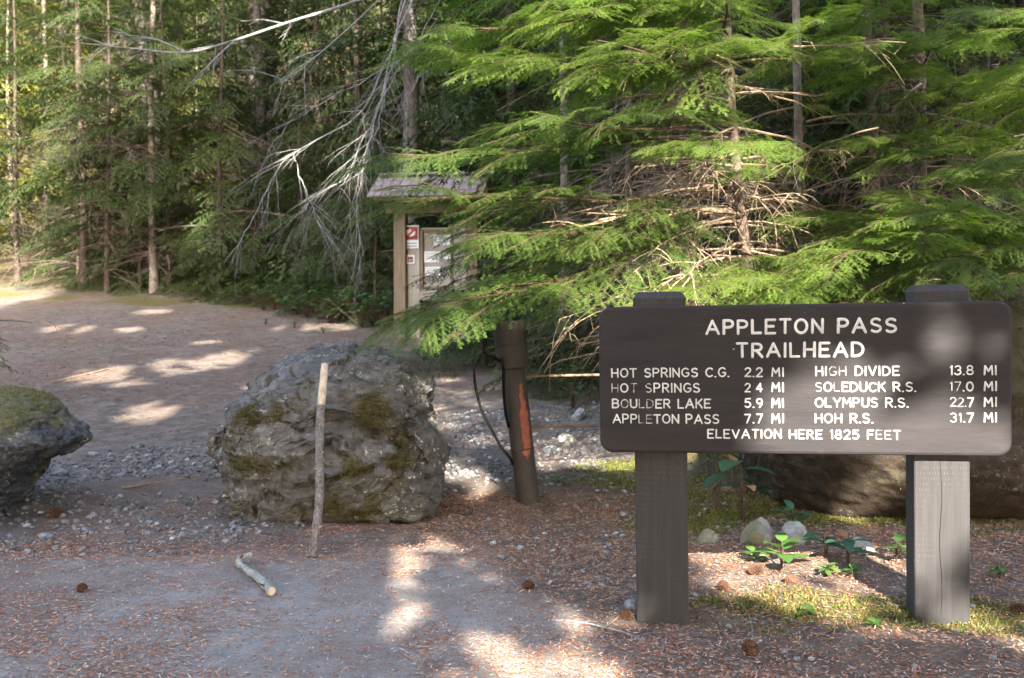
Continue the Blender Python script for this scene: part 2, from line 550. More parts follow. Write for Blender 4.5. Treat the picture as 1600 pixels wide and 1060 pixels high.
def forest_edge(x):
    """y beyond which the woods begin"""
    return np.interp(x, [-40, -14, -7, -2.2, -1.0, 0.6, 2.2, 4, 40], [26, 23.5, 22.0, 18.5, 14, 9.0, 6.4, 5.2, 4.0])


for nm, arr in (('asphalt', asphalt_mask(X, Y)), ('gravel', gravel_mask(X, Y) * 0.9), ('moss', moss_mask(X, Y)), ('woods', sstep(-0.6, 1.2, Y - forest_edge(X)))):
    at = me.attributes.new(nm, 'FLOAT', 'POINT'); at.data.foreach_set('value', np.ascontiguousarray(arr.ravel(), np.float32))
ground = link('ground', me); ground['kind'] = 'structure'
ground['label'] = 'sloping trailhead ground of old asphalt, gravel and needle-strewn dirt'

# ------------------------------------------------------------------ boulders and stones
RNG = np.random.default_rng(7)


def chisel(V, c, n, rng, lo=0.78, hi=0.97, flat=None):
    """cut n random flat facets into the point cloud about c"""
    for k in range(n):
        d = rng.normal(size=3)
        if flat is not None: d *= flat
        d /= np.linalg.norm(d)
        s = (V - c) @ d
        lim = s.max() * rng.uniform(lo, hi)
        over = s > lim
        V[over] -= ((s[over] - lim) * 0.93)[:, None] * d
    return V


def vnormals(V, F):
    fn = np.cross(V[F[:, 1]] - V[F[:, 0]], V[F[:, 2]] - V[F[:, 0]])
    N = np.zeros_like(V)
    for k in range(3): np.add.at(N, F[:, k], fn)
    return N / (np.linalg.norm(N, axis=1)[:, None] + 1e-12)


def sil_rock(sil, d, ry, cpx, sub=7, seed=1, tilt=0.0):
    pts = np.array([P(a, b, d) for a, b in sil]); c = P(cpx[0], cpx[1], d)
    q = np.concatenate([pts, pts[:1]])
    fine = np.concatenate([q[i] + (q[i + 1] - q[i]) * np.linspace(0, 1, 24, endpoint=False)[:, None] for i in range(len(q) - 1)])
    th_ = np.arctan2(fine[:, 2] - c[2], fine[:, 0] - c[0]); r_ = np.hypot(fine[:, 2] - c[2], fine[:, 0] - c[0])
    o = np.argsort(th_); th_ = th_[o]; r_ = r_[o]
    V, F = ico(sub)
    rho = np.hypot(V[:, 0], V[:, 2]); thv = np.arctan2(V[:, 2], V[:, 0])
    r = np.interp(thv, th_, r_, period=2 * np.pi)
    rr = rho ** 0.52
    dy = np.sign(V[:, 1]) * np.abs(V[:, 1]) ** 0.64
    W = np.stack([c[0] + r * rr * np.cos(thv), c[1] + ry * dy, c[2] + r * rr * np.sin(thv)], 1)
    W[:, 2] += tilt * dy * np.clip((W[:, 2] - c[2]) / 0.4, 0, 1)
    return W, F, c


def rough(V, F, seed, big=0.05, mid=0.02, strata=0.02, sk=11.0, dip=0.18):
    N = vnormals(V, F)
    rid = 1 - np.abs(fbm(V * 3.3, 4, seed + 3)) * 1.6
    o = big * fbm(V * np.array([2.2, 2.2, 3.6]), 4, seed) + mid * rid
    w = V[:, 2] * sk + V[:, 0] * sk * dip + 1.6 * fbm(V * 2.6, 3, seed + 7)
    saw = (w - np.floor(w)); saw = np.where(saw < 0.82, saw / 0.82, (1 - saw) / 0.18)
    side = np.sqrt(np.clip(1 - N[:, 2] ** 2, 0, 1))
    amp = 0.5 + 0.5 * fbm(V * 1.9, 2, seed + 11)
    o = o + strata * (saw - 0.5) * side * np.clip(amp + 0.35, 0, 1.2)
    V = V + N * o[:, None]
    N = vnormals(V, F)
    return V + N * (0.006 * fbm(V * 13, 4, seed + 5, 0.6))[:, None]


def facet(V, F, cell, amp, seed, aniso=(1, 1, 1.6), crack=0.0):
    """break the surface into tilted flat faces meeting in steps"""
    rng = np.random.default_rng(seed); q = (V + 0.12 * cell * np.stack([fbm(V * 6 / 1.0, 3, seed + k) for k in range(3)], 1)) * np.array(aniso) / cell
    i0 = np.floor(q).astype(np.int64); best = np.full(len(V), 1e9); sec = np.full(len(V), 1e9); bid = np.zeros((len(V), 3), np.int64); bo = np.zeros((len(V), 3))
    for dx in (-1, 0, 1):
        for dy in (-1, 0, 1):
            for dz in (-1, 0, 1):
                c = i0 + [dx, dy, dz]; s = c + 0.5 + 0.5 * np.stack([_h(c[:, 0], c[:, 1], c[:, 2], seed + 50 + k) for k in range(3)], 1)
                d = ((q - s) ** 2).sum(1); m = d < best; sec = np.where(m, best, np.minimum(sec, d)); best[m] = d[m]; bid[m] = c[m]; bo[m] = (q - s)[m]
    rd = np.stack([_h(bid[:, 0], bid[:, 1], bid[:, 2], seed + 60 + k) for k in range(3)], 1); base = _h(bid[:, 0], bid[:, 1], bid[:, 2], seed + 70)
    N = vnormals(V, F)
    # low-passed normals so that a whole face moves the same way
    return V + N * (amp * (1 - 0.75 * np.clip(N[:, 2], 0, 1)) * (0.55 * base + 1.1 * (bo * rd).sum(1)) - crack * np.exp(-((np.sqrt(sec) - np.sqrt(best)) / 0.07) ** 2) * np.clip(0.4 + vnoise(V * 4, seed + 2), 0, 1))[:, None]


def moss_tufts(geo, V, F, mask, n, rng, size=(0.008, 0.022), m=0, hang=0.25):
    """little blades of moss on the mesh where the mask is high"""
    fm = mask[F].mean(1); N = np.cross(V[F[:, 1]] - V[F[:, 0]], V[F[:, 2]] - V[F[:, 0]])
    ar = np.linalg.norm(N, axis=1); p = ar * np.clip(fm - 0.18, 0, 1)
    if p.sum() <= 0: return
    f = rng.choice(len(F), n, p=p / p.sum()); u = rng.random((n, 2)); fl = u.sum(1) > 1; u[fl] = 1 - u[fl]
    base = V[F[f, 0]] + u[:, :1] * (V[F[f, 1]] - V[F[f, 0]]) + u[:, 1:] * (V[F[f, 2]] - V[F[f, 0]])
    nn = N[f] / (ar[f][:, None] + 1e-12)
    ax = nn + rng.normal(size=(n, 3)) * 0.55; ax[:, 2] -= hang * rng.random(n)
    ax /= np.linalg.norm(ax, axis=1)[:, None]
    L = rng.uniform(*size, n)[:, None]; s = np.cross(ax, rng.normal(size=(n, 3))); s /= np.linalg.norm(s, axis=1)[:, None]
    w = L * 0.28
    T = np.stack([base - s * w - nn * 0.003, base + s * w - nn * 0.003, base + ax * L], 1).reshape(-1, 3)
    geo.add(T, np.arange(n * 3).reshape(-1, 3), m, np.repeat(rng.random(n) ** 3 * 0.4, 3))


def blobs(V, lst):
    m = np.zeros(len(V))
    for c, r, s in lst: m += s * np.exp(-(np.linalg.norm(V - c, axis=1) / r) ** 2)
    return m


def make_boulder(name, label, V, F, mask, mat, tufts, rng, size=(0.008, 0.022), mossmat=None, crisp=False):
    root = thing(name, label, 'boulder', (float(V[:, 0].mean()), float(V[:, 1].mean()), float(V[:, 2].min())))
    link('rock_body', np_mesh('rock_body', V, F, np.zeros(len(F), np.int32), mat, crisp, mask), root)
    if tufts:
        g = Geo(); moss_tufts(g, V, F, np.clip(mask, 0, 1), tufts, rng, size)
        o = g.build('moss', mossmat or M_moss, root, attr=True); o['kind'] = 'stuff'
    return root


sil = [(641, 568), (660, 596), (667, 626), (663, 638), (690, 681), (700, 741), (697, 768), (681, 787), (613, 803), (564, 808), (511, 809), (470, 818),
       (432, 826), (400, 823), (392, 798), (383, 757), (376, 734), (357, 711), (348, 677), (355, 651), (368, 621), (428, 588), (451, 566), (496, 548), (545, 545), (606, 558)]
V, F, c = sil_rock(sil, 6.1, 0.52, (525, 690), 7, 3, 0.10)
V = facet(V, F, 0.50, 0.07, 4, (1, 1, 1.7))
hv = V[:, 2] - (0.66 - 0.05 * np.sin(V[:, 0] * 7)) + 0.10 * fbm(V * np.array([3.2, 3.2, 1]), 3, 6)          # overhanging upper slab
N = vnormals(V, F); out = np.stack([N[:, 0], N[:, 1], 0 * N[:, 0]], 1)
V = V + out * (0.03 * sstep(-0.02, 0.03, hv) - 0.06 * np.exp(-((hv + 0.08) / 0.07) ** 2) * (0.6 + 0.6 * fbm(V * 3, 2, 77)))[:, None]
V = facet(V, F, 0.27, 0.045, 9, (0.75, 0.75, 1.9), 0.04)
V = chisel(V, c, 90, np.random.default_rng(33), 0.93, 0.995, np.array([1.0, 1.3, 0.7]))
V = rough(V, F, 4, 0.006, 0.010, 0.016, 7.0, 0.25)
V = facet(V, F, 0.10, 0.009, 10, (0.7, 0.7, 1.9), 0.010)
V[:, 2] = np.maximum(V[:, 2], -0.06)
fd = 5.62
mk = blobs(V, [(P(a, b, fd), r, s) for a, b, r, s in [(400, 685, .13, 1), (375, 722, .08, .9), (640, 612, .11, 1), (585, 630, .08, .6), (565, 655, .1, .8), (600, 712, .16, 1), (575, 765, .15, .8),
               (540, 775, .1, .7), (655, 690, .09, .7), (530, 705, .1, .5), (500, 800, .08, .8), (560, 805, .1, .8), (440, 625, .08, .5), (385, 640, .08, .7), (470, 740, .12, .4), (640, 730, .1, .5)]])
mk = np.clip(mk * (0.72 + 0.9 * fbm(V * 6.5, 4, 35)) + 0.40 * fbm(V * 11, 4, 33), 0, 1)
make_boulder('boulder', 'big layered grey boulder with moss patches and a stick leaning on it', V, F, mk, M_rock, 20000, RNG, (0.005, 0.016))
BV, BF = V, F

sil = [(106, 690), (100, 677), (80, 658), (72, 644), (44, 626), (20, 619), (0, 616), (-100, 606), (-220, 640), (-300, 720), (-280, 800), (-150, 818), (-40, 812), (5, 803), (12, 784), (28, 750), (42, 724), (84, 706)]
V, F, c = sil_rock(sil, 6.0, 0.55, (-80, 700), 7, 9, 0.05)
V = facet(V, F, 0.34, 0.026, 14, (1, 1, 1.6), 0.02)
V = rough(V, F, 14, 0.012, 0.012, 0.022, 7.0, -0.5)
V = facet(V, F, 0.11, 0.014, 19)
N = vnormals(V, F)
mk = np.clip(1.1 * sstep(0.05, 0.65, N[:, 2] - 0.25 * N[:, 1]) * sstep(0.45, 0.60, V[:, 2]) + 0.55 * fbm(V * 4, 4, 3) - 0.1, 0, 1)
make_boulder('boulder', 'dark pointed boulder with yellow moss on top at the left edge', V, F, mk, M_rock2, 14000, RNG, (0.006, 0.016), mossmat=M_mossyellow)

V, F = ico(7)
S = np.sign(V) * np.abs(V) ** 0.82
V = S * np.array([1.10, 0.80, 0.70])
V[:, 0] -= 0.22 * np.clip(-V[:, 2], 0, 1) * np.sign(-V[:, 0])
V += np.array([2.52, 6.05, 0.62])
V = chisel(V, np.array([2.52, 6.05, 0.6]), 10, np.random.default_rng(8), 0.92, 0.99)
V = rough(V, F, 24, 0.03, 0.012, 0.006, 5.0, 0.4)
N = vnormals(V, F)
mk = np.clip(sstep(0.1, 0.8, N[:, 2]) + 0.45 * fbm(V * 4, 4, 13) + 0.15, 0, 1)
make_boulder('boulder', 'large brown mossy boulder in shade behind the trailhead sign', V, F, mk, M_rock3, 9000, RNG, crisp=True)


def pebble_shape(seed, sub=2, squash=0.62):
    rng = np.random.default_rng(seed)
    V, F = ico(sub); V = V.copy()
    V = chisel(V, np.zeros(3), 9, rng, 0.55, 0.92)
    V *= np.array([1.0, rng.uniform(0.65, 0.95), squash * rng.uniform(0.8, 1.2)])
    return V, F


# single stones lying about: picture point, half-size, material, label
STONES = [
    (1185, 850, 0.125, M_stonewhite, 'pale stone with a mossy flank beneath the sign, left of the leafy sprouts', 1.0),
    (1238, 848, 0.10, M_stonewhite, 'rounded grey stone half behind the pale one beneath the sign', 0.85),
    (1105, 848, 0.07, M_stonewhite, 'small mossy rounded stone beside the left sign post', 0.9),
    (1345, 862, 0.07, M_stonewhite, 'small tan stone in front of the brown boulder under the sign', 0.9),
    (770, 850, 0.022, M_stone, 'pale pebble on needle litter right of the sunlit asphalt', 0.8),
    (812, 858, 0.026, M_stone, 'grey pebble among litter left of the sign', 0.7),
    (782, 872, 0.030, M_stone, 'flat grey pebble below the pale pebble in the litter', 0.6),
    (975, 805, 0.030, M_stone, 'grey stone near the left sign post, on mossy edge', 0.8),
    (640, 800, 0.060, M_rock, 'flat broken rock slab at the right foot of the big boulder', 0.5),
    (668, 799, 0.055, M_rock, 'angular rock chip at the lower right corner of the big boulder', 0.6),
    (612, 806, 0.035, M_rock, 'thin rock flake under the front of the big boulder', 0.45),
    (862, 712, 0.10, M_rock2, 'dark slate block lying just right of the steel gate post', 0.75),
    (905, 655, 0.10, M_stone, 'grey stone on the bank between gate post and sign', 0.8),
    (885, 690, 0.08, M_stonewhite, 'pale stone on the bank between gate post and sign', 0.7),
    (1140, 980, 0.018, M_stone, 'small grey stone in litter right of the left sign post', 0.7),
    (1225, 1022, 0.022, M_stone, 'dark pebble on the litter under the middle of the sign', 0.6),
    (1245, 1030, 0.016, M_stone, 'little flat pebble at the bottom edge under the sign', 0.6),
    (990, 950, 0.045, M_stone, 'grey stone tucked against the left sign post foot', 0.7),
    (70, 838, 0.035, M_stone, 'blue grey stone on gravel in front of the left boulder', 0.6),
    (190, 745, 0.05, M_stone, 'flat blue grey stone on gravel between the boulders', 0.6),
    (95, 742, 0.06, M_stone, 'pale blue stone on gravel beside the left boulder tip', 0.6),
    (145, 710, 0.05, M_stonewhite, 'whitish stone chip beside the snout of the left boulder', 0.4),
]
for k, (px, py, r, mat, lab, sq) in enumerate(STONES):
    V, F = pebble_shape(100 + k, 4 if r > 0.05 else 3, sq)
    p = G(px, py)
    a = RNG.uniform(0, 6.28); R = np.array([[math.cos(a), -math.sin(a), 0], [math.sin(a), math.cos(a), 0], [0, 0, 1]])
    V = (V * r) @ R.T + p + np.array([0, 0, r * 0.18 * sq])
    V = V + vnormals(V, F) * (0.09 * r * fbm(V * (2.5 / r), 3, k))[:, None]
    mkk = np.clip(0.35 + 0.6 * fbm(V * 9, 3, 70 + k), 0, 1) * (1.0 if k in (0, 2) else 0.3)
    o = link('stone', np_mesh('stone', V, F, np.zeros(len(F), np.int32), mat, True, mkk))
    tag(o, lab, 'stone')

# ------------------------------------------------------------------ trailhead sign
TL = P(935, 480, 3.90); TR = P(1582, 470, 3.635)
BL_len = float(np.linalg.norm(TR - TL)); BH = 0.572; BT = 0.055
EX = (TR - TL) / BL_len
EY = np.cross(np.array([0, 0, 1.0]), EX); EY /= np.linalg.norm(EY)      # away from the camera
EZ = np.cross(EX, EY)
BO = TL - EZ * BH                                                       # lower left front corner


def bpt(u, w, y=0.0):
    return BO + EX * u + EZ * w + EY * y


def b_from_px(px, py):
    r = ray(px, py); tt = ((BO - CAMP) @ EY) / (r @ EY); q = CAMP + r * tt - BO
    return q @ EX, q @ EZ


lp = G(1035, 975); sign = thing('trailhead_sign', 'brown wooden trailhead sign on two posts with white routed lettering', 'sign', (float((TL + TR)[0] / 2), float((TL + TR)[1] / 2), 0.0))


def rounded_rect(u0, u1, w0, w1, r, n=10):
    out = []
    for cx_, cz_, a0 in ((u1 - r, w1 - r, 0), (u0 + r, w1 - r, 90), (u0 + r, w0 + r, 180), (u1 - r, w0 + r, 270)):
        for a in np.linspace(a0, a0 + 90, n): out.append((cx_ + r * math.cos(math.radians(a)), cz_ + r * math.sin(math.radians(a))))
    return out


rings = []
for inset, y in ((0.012, 0.0), (0.0035, 0.003), (0.0, 0.011), (0.0, BT - 0.011), (0.0035, BT - 0.003), (0.012, BT)):
    rr = rounded_rect(inset, BL_len - inset, inset, BH - inset, 0.050 - inset * 0.7)
    rings.append([bpt(u, w, y) for u, w in rr])
nr = len(rings[0]); V = np.array(rings).reshape(-1, 3); F = []
for k in range(len(rings) - 1):
    for j in range(nr):
        a, b = k * nr + j, k * nr + (j + 1) % nr
        F += [(a, b, b + nr), (a, b + nr, a + nr)]
V = np.concatenate([V, [bpt(BL_len / 2, BH / 2, 0), bpt(BL_len / 2, BH / 2, BT)]]); nv = len(V)
for j in range(nr):
    F.append((nv - 2, (j + 1) % nr, j)); e = (len(rings) - 1) * nr
    F.append((nv - 1, e + j, e + (j + 1) % nr))
g = Geo(); g.add(V, F)
board = g.build('board', M_paint, sign)

for (pl, pr, ptop, pbot, pth, lab) in ((992, 1075, 457, 985, 0.15, 'shaded left post with rows of incised marks'), (1434, 1523, 446, 985, 0.15, 'sunlit right post split by a drying crack')):
    u0, _ = b_from_px(pl, 840); u1, _ = b_from_px(pr, 840)
    um = (u0 + u1) / 2; w = u1 - u0
    _, wt = b_from_px((pl + pr) / 2, ptop)
    wt += 0.004
    base = bpt(um, 0, 0); gbot = gz(base[0], base[1]) - 0.12
    wb = (gbot - BO[2])
    hgt = wt - wb
    bm = bmesh.new(); bmesh.ops.create_cube(bm, size=1.0)
    for v in bm.verts: v.co = Vector((v.co.x * w, v.co.y * pth, v.co.z * hgt))
    topf = [f for f in bm.faces if f.normal.z > 0.9]
    r = bmesh.ops.inset_region(bm, faces=topf, thickness=0.026)
    for v in topf[0].verts: pass
    low = [v for f in r['faces'] for v in f.verts if v not in topf[0].verts]
    for v in set(low): v.co.z -= 0.026
    ed = [e for e in bm.edges if abs(e.verts[0].co.z - e.verts[1].co.z) > hgt * 0.5]
    bmesh.ops.bevel(bm, geom=ed, offset=0.006, segments=2, affect='EDGES', profile=0.5)
    V, F = bm_arrays(bm)
    M = np.eye(4); M[:3, 0] = EX; M[:3, 1] = EY; M[:3, 2] = EZ; M[:3, 3] = bpt(um, (wt + wb) / 2, BT + pth / 2 + 0.002)
    po = link('post', np_mesh('post', V, F, np.zeros(len(F), np.int32), M_post), sign, Matrix(M.tolist()))
    po['label'] = lab
    if pl > 1200:      # drying crack down the right post
        pts = [(um + 0.004 * math.sin(k * 1.3) - 0.005, wb + 0.14 + k * 0.075) for k in range(9)]
        q = np.array([bpt(a, b, BT + 0.0005) for a, b in pts])
        V, F = tube(smooth_path(q, 30), np.concatenate([np.linspace(0.0003, 0.0011, 15), np.linspace(0.0011, 0.0003, 15)]), 4)
        g = Geo(); g.add(V, F)
        td = NT('crack dark', 1.0, 0.0); td.color((0.012, 0.010, 0.009))
        ck = g.build('crack', td.m, po)
        ck.matrix_parent_inverse = po.matrix_basis.inverted()

# stroke lettering
def arc(cx, cy, rx, ry, a0, a1, n=9):
    return [(cx + rx * math.cos(math.radians(a)), cy + ry * math.sin(math.radians(a))) for a in np.linspace(a0, a1, n)]


GL = {
    'A': (0.74, [[(0, 0), (.37, 1), (.74, 0)], [(.13, .34), (.61, .34)]]),
    'B': (0.60, [[(0, 0), (0, 1), (.30, 1)] + arc(.30, .76, .24, .24, 90, -90) + [(0, .52)], [(.30, .52)] + arc(.32, .26, .28, .26, 90, -90) + [(0, 0)]]),
    'C': (0.62, [arc(.36, .5, .36, .5, 48, 312, 15)]),
    'D': (0.64, [[(0, 0), (0, 1), (.22, 1)] + arc(.22, .5, .42, .5, 90, -90, 13) + [(0, 0)]]),
    'E': (0.54, [[(.54, 1), (0, 1), (0, 0), (.54, 0)], [(0, .52), (.44, .52)]]),
    'F': (0.52, [[(.52, 1), (0, 1), (0, 0)], [(0, .52), (.42, .52)]]),
    'G': (0.66, [arc(.36, .5, .36, .5, 48, 330, 15) + [(.66, .44), (.42, .44)]]),
    'H': (0.60, [[(0, 0), (0, 1)], [(.60, 0), (.60, 1)], [(0, .5), (.60, .5)]]),
    'I': (0.02, [[(0.01, 0), (0.01, 1)]]),
    'K': (0.58, [[(0, 0), (0, 1)], [(.55, 1), (.02, .42)], [(.2, .6), (.58, 0)]]),
    'L': (0.50, [[(0, 1), (0, 0), (.50, 0)]]),
    'M': (0.72, [[(0, 0), (.06, 1), (.36, .38), (.66, 1), (.72, 0)]]),
    'N': (0.60, [[(0, 0), (0, 1), (.60, 0), (.60, 1)]]),
    'O': (0.70, [arc(.35, .5, .35, .5, 90, 450, 19)]),
    'P': (0.56, [[(0, 0), (0, 1), (.28, 1)] + arc(.28, .73, .27, .27, 90, -90) + [(0, .46)]]),
    'R': (0.58, [[(0, 0), (0, 1), (.28, 1)] + arc(.28, .74, .26, .26, 90, -90) + [(0, .48)], [(.26, .48), (.58, 0)]]),
    'S': (0.56, [arc(.29, .76, .26, .24, 35, 250, 9) + [(.30, .52)] + arc(.28, .25, .28, .25, 75, -145, 9)]),
    'T': (0.60, [[(0, 1), (.60, 1)], [(.30, 1), (.30, 0)]]),
    'U': (0.60, [[(0, 1), (0, .3)] + arc(.30, .30, .30, .30, 180, 360, 9) + [(.60, 1)]]),
    'V': (0.66, [[(0, 1), (.33, 0), (.66, 1)]]),
    'Y': (0.62, [[(0, 1), (.31, .46), (.62, 1)], [(.31, .46), (.31, 0)]]),
    '.': (0.06, [[(.0, .0), (.05, .0)]]),
    '0': (0.58, [arc(.29, .5, .29, .5, 90, 450, 17)]),
    '1': (0.14, [[(0, .84), (.12, 1), (.12, 0)]]),
    '2': (0.54, [arc(.27, .73, .26, .27, 165, -25, 9) + [(0, 0), (.54, 0)]]),
    '3': (0.54, [arc(.26, .75, .25, .25, 150, -80, 9), arc(.25, .27, .29, .27, 80, -150, 9)]),
    '4': (0.58, [[(.42, 0), (.42, 1), (0, .30), (.58, .30)]]),
    '5': (0.54, [[(.50, 1), (.08, 1), (.04, .58)] + arc(.24, .32, .29, .32, 120, -140, 10)]),
    '7': (0.52, [[(0, 1), (.52, 1), (.18, 0)]]),
    '8': (0.56, [arc(.28, .76, .23, .24, 90, 450, 13), arc(.28, .26, .28, .26, 90, 450, 13)]),
    '9': (0.54, [arc(.27, .70, .26, .29, 0, 360, 13), [(.53, .70), (.50, .35), (.30, 0)]]),
}


def stroke(geo, pts, r, y0=-0.0004, dep=0.0022):
    pts = np.array(pts, float)
    dd = np.linalg.norm(np.diff(pts, axis=0), axis=1); keep = np.concatenate([[True], dd > 1e-5]); pts = pts[keep]
    if len(pts) < 2: return
    d0 = pts[0] - pts[1]; d0 /= np.linalg.norm(d0); d1 = pts[-1] - pts[-2]; d1 /= np.linalg.norm(d1)
    closed = np.linalg.norm(pts[0] - pts[-1]) < 1e-4
    rad = np.full(len(pts), r)
    # split at sharp corners so that strokes keep their width
    runs = [[0]]
    for i in range(1, len(pts) - 1):
        a = pts[i] - pts[i - 1]; b = pts[i + 1] - pts[i]
        if (a @ b) / (np.linalg.norm(a) * np.linalg.norm(b)) < 0.6: runs[-1].append(i); runs.append([i])
        else: runs[-1].append(i)
    runs[-1].append(len(pts) - 1)
    ang = np.linspace(0, np.pi, 6)
    for ru in runs:
        q = pts[ru]
        a = q[0] - q[1]; a /= np.linalg.norm(a); b = q[-1] - q[-2]; b /= np.linalg.norm(b)
        q = np.concatenate([[q[0] + a * r * .95, q[0] + a * r * .62], q, [q[-1] + b * r * .62, q[-1] + b * r * .95]])
        rr = np.concatenate([[r * .25, r * .8], np.full(len(ru), r), [r * .8, r * .25]])
        T = np.gradient(q, axis=0); T /= np.linalg.norm(T, axis=1)[:, None] + 1e-9
        Nn = np.stack([-T[:, 1], T[:, 0]], 1)
        V = []
        for i in range(len(q)):
            for s in ang:
                o = q[i] + Nn[i] * rr[i] * math.cos(s)
                V.append(bpt(o[0], o[1], y0 - dep * math.sin(s) * (rr[i] / r) + 0.0006))
        k = len(ang); F = []
        for i in range(len(q) - 1):
            for j in range(k - 1):
                p = i * k + j
                F += [(p, p + 1, p + k + 1), (p, p + k + 1, p + k)]
        geo.add(V, F)


LRNG = random.Random(4)


def lettering(text, px0, px1, pyc, hpx, wk=0.17, worn=()):
    u0, _ = b_from_px(px0, pyc); u1, _ = b_from_px(px1, pyc)
    _, wtop = b_from_px((px0 + px1) / 2, pyc - hpx / 2); _, wbot = b_from_px((px0 + px1) / 2, pyc + hpx / 2)
    h = wtop - wbot; r = h * wk / 2
    # baselines follow the picture points at both ends
    _, wl = b_from_px(px0, pyc + hpx / 2); _, wr = b_from_px(px1, pyc + hpx / 2)
    nat = 0; gaps = 0
    for i, ch in enumerate(text):
        if ch == ' ': nat += 0.30; continue
        nat += GL[ch][0]
        if i < len(text) - 1 and text[i + 1] != ' ': gaps += 1
    ns = text.count(' ')
    tot = (u1 - u0 - 2 * r) / h
    gap = (tot - nat) / max(1, gaps + 2 * ns); kx = 1.0
    if gap < 0.2: kx = tot / (nat + 0.2 * (gaps + 2 * ns)); gap = 0.2
    gap = min(gap, 0.5)
    x = r / h
    for i, ch in enumerate(text):
        if ch == ' ': x += (0.30 + gap) * kx; continue
        w, st = GL[ch]; geo = Geo()
        sh = 1.0 + LRNG.uniform(-0.03, 0.03); tilt = LRNG.uniform(-0.02, 0.02); dz = LRNG.uniform(-0.02, 0.02)
        isw = i in worn
        for pl in st:
            q = [((x + (a + tilt * b) * kx) * h + u0, (b * sh + dz) * h * (1 - wk) + wbot + r) for a, b in pl]
            stroke(geo, q, r * (0.62 if isw else LRNG.uniform(0.92, 1.08)))
        geo.build('letter', M_whiteworn if isw else M_white, board, True)
        x += (w + gap) * kx


lettering('APPLETON PASS', 1102, 1402, 510, 25, 0.175)
lettering('TRAILHEAD', 1150, 1351, 547, 25, 0.175)
rows = [('HOT SPRINGS C.G.', 955, 1140, 582.5, (), '2.2', 'MI', (), 'HIGH DIVIDE', 1274, 1406, 580, (2, 3), '13.8', ()),
        ('HOT SPRINGS', 955, 1094, 606.5, (0, 2, 4), '2 4', 'MI', (), 'SOLEDUCK R.S.', 1273, 1432, 605, (0, 2), '17.0', (0, 1)),
        ('BOULDER LAKE', 956, 1111, 631, (1, 3, 4), '5.9', 'MI', (), 'OLYMPUS R.S.', 1273, 1420, 629.5, (), '22.7', (0, 1, 2)),
        ('APPLETON PASS', 957, 1124, 655, (3, 4), '7.7', 'MI', (), 'HOH R.S.', 1273, 1365, 654, (), '31.7', (0, 1))]
for (a, x0, x1, yc, wn1, da, mi, wn2, b, x2, x3, y2, wn3, db, wn4) in rows:
    lettering(a, x0, x1, yc, 15.5, 0.155, wn1)
    lettering(da, 1163, 1192, yc - 0.6, 15.5, 0.155, wn2)
    lettering(mi, 1205, 1225, yc - 0.8, 15.5, 0.17)
    lettering(b, x2, x3, y2, 16, 0.155, wn3)
    lettering(db, 1484, 1522, y2 - 1.0, 16, 0.155, wn4)
    lettering(mi, 1537, 1558, y2 - 1.2, 16, 0.17)
lettering('ELEVATION HERE 1825 FEET', 1105, 1408, 679, 15.5, 0.155, (21, 22))

# ------------------------------------------------------------------ steel gate post with cable
t = NT('old brown painted steel', 0.6, 0.15)
n1 = t.noise(6, 6, 0.65); n2 = t.noise(40, 5, 0.7)
c = t.ramp(n1, [(0.3, (0.034, 0.028, 0.025)), (0.7, (0.056, 0.048, 0.043))])
c = t.mix(t.ramp(n2, [(0.66, 0.0), (0.74, 0.7)]), c, (0.10, 0.09, 0.08))
mm = t.ramp(t.math('ADD', t.attr('mask'), t.math('MULTIPLY', t.math('SUBTRACT', t.noise(22, 6, 0.75, (1, 1, 0.45)), 0.5), 1.7)), [(0.46, 0.0), (0.54, 1.0)])
c = t.mix(mm, c, t.ramp(n2, [(0.3, (0.15, 0.045, 0.028)), (0.7, (0.30, 0.10, 0.06))]))
t.color(c); t.bump(n2, 0.3, 0.003)
M_steel = t.m
t = NT('black cable', 0.7, 0.08); t.color((0.006, 0.006, 0.006)); M_cable = t.m
t = NT('rusty rod', 0.8, 0.3); t.color(t.ramp(t.noise(12, 4), [(0.3, (0.10, 0.055, 0.036)), (0.7, (0.22, 0.14, 0.105))])); M_rod = t.m
pb = G(825, 783); pd = (pb - CAMP) @ FWD
pt = P(794, 503, pd + 0.02)
ax = (pt - pb) / np.linalg.norm(pt - pb); HP = float(np.linalg.norm(pt - pb))
gp = thing('gate_post', 'leaning brown steel gate post with orange-red paint scrape and cable', 'post', tuple(pb))


def lathe(geo, o, ax, prof, sides=28, m=0):
    a = np.cross(ax, [0, 1, 0]); a /= np.linalg.norm(a); b = np.cross(ax, a)
    an = np.linspace(0, 2 * np.pi, sides, endpoint=False)
    V = np.array([[o + ax * h + (a * math.cos(q) + b * math.sin(q)) * r for q in an] for h, r in prof]).reshape(-1, 3); F = []
    for i in range(len(prof) - 1):
        for j in range(sides):
            p, q = i * sides + j, i * sides + (j + 1) % sides
            F += [(p, q, q + sides), (p, q + sides, p + sides)]
    return V, np.array(F)


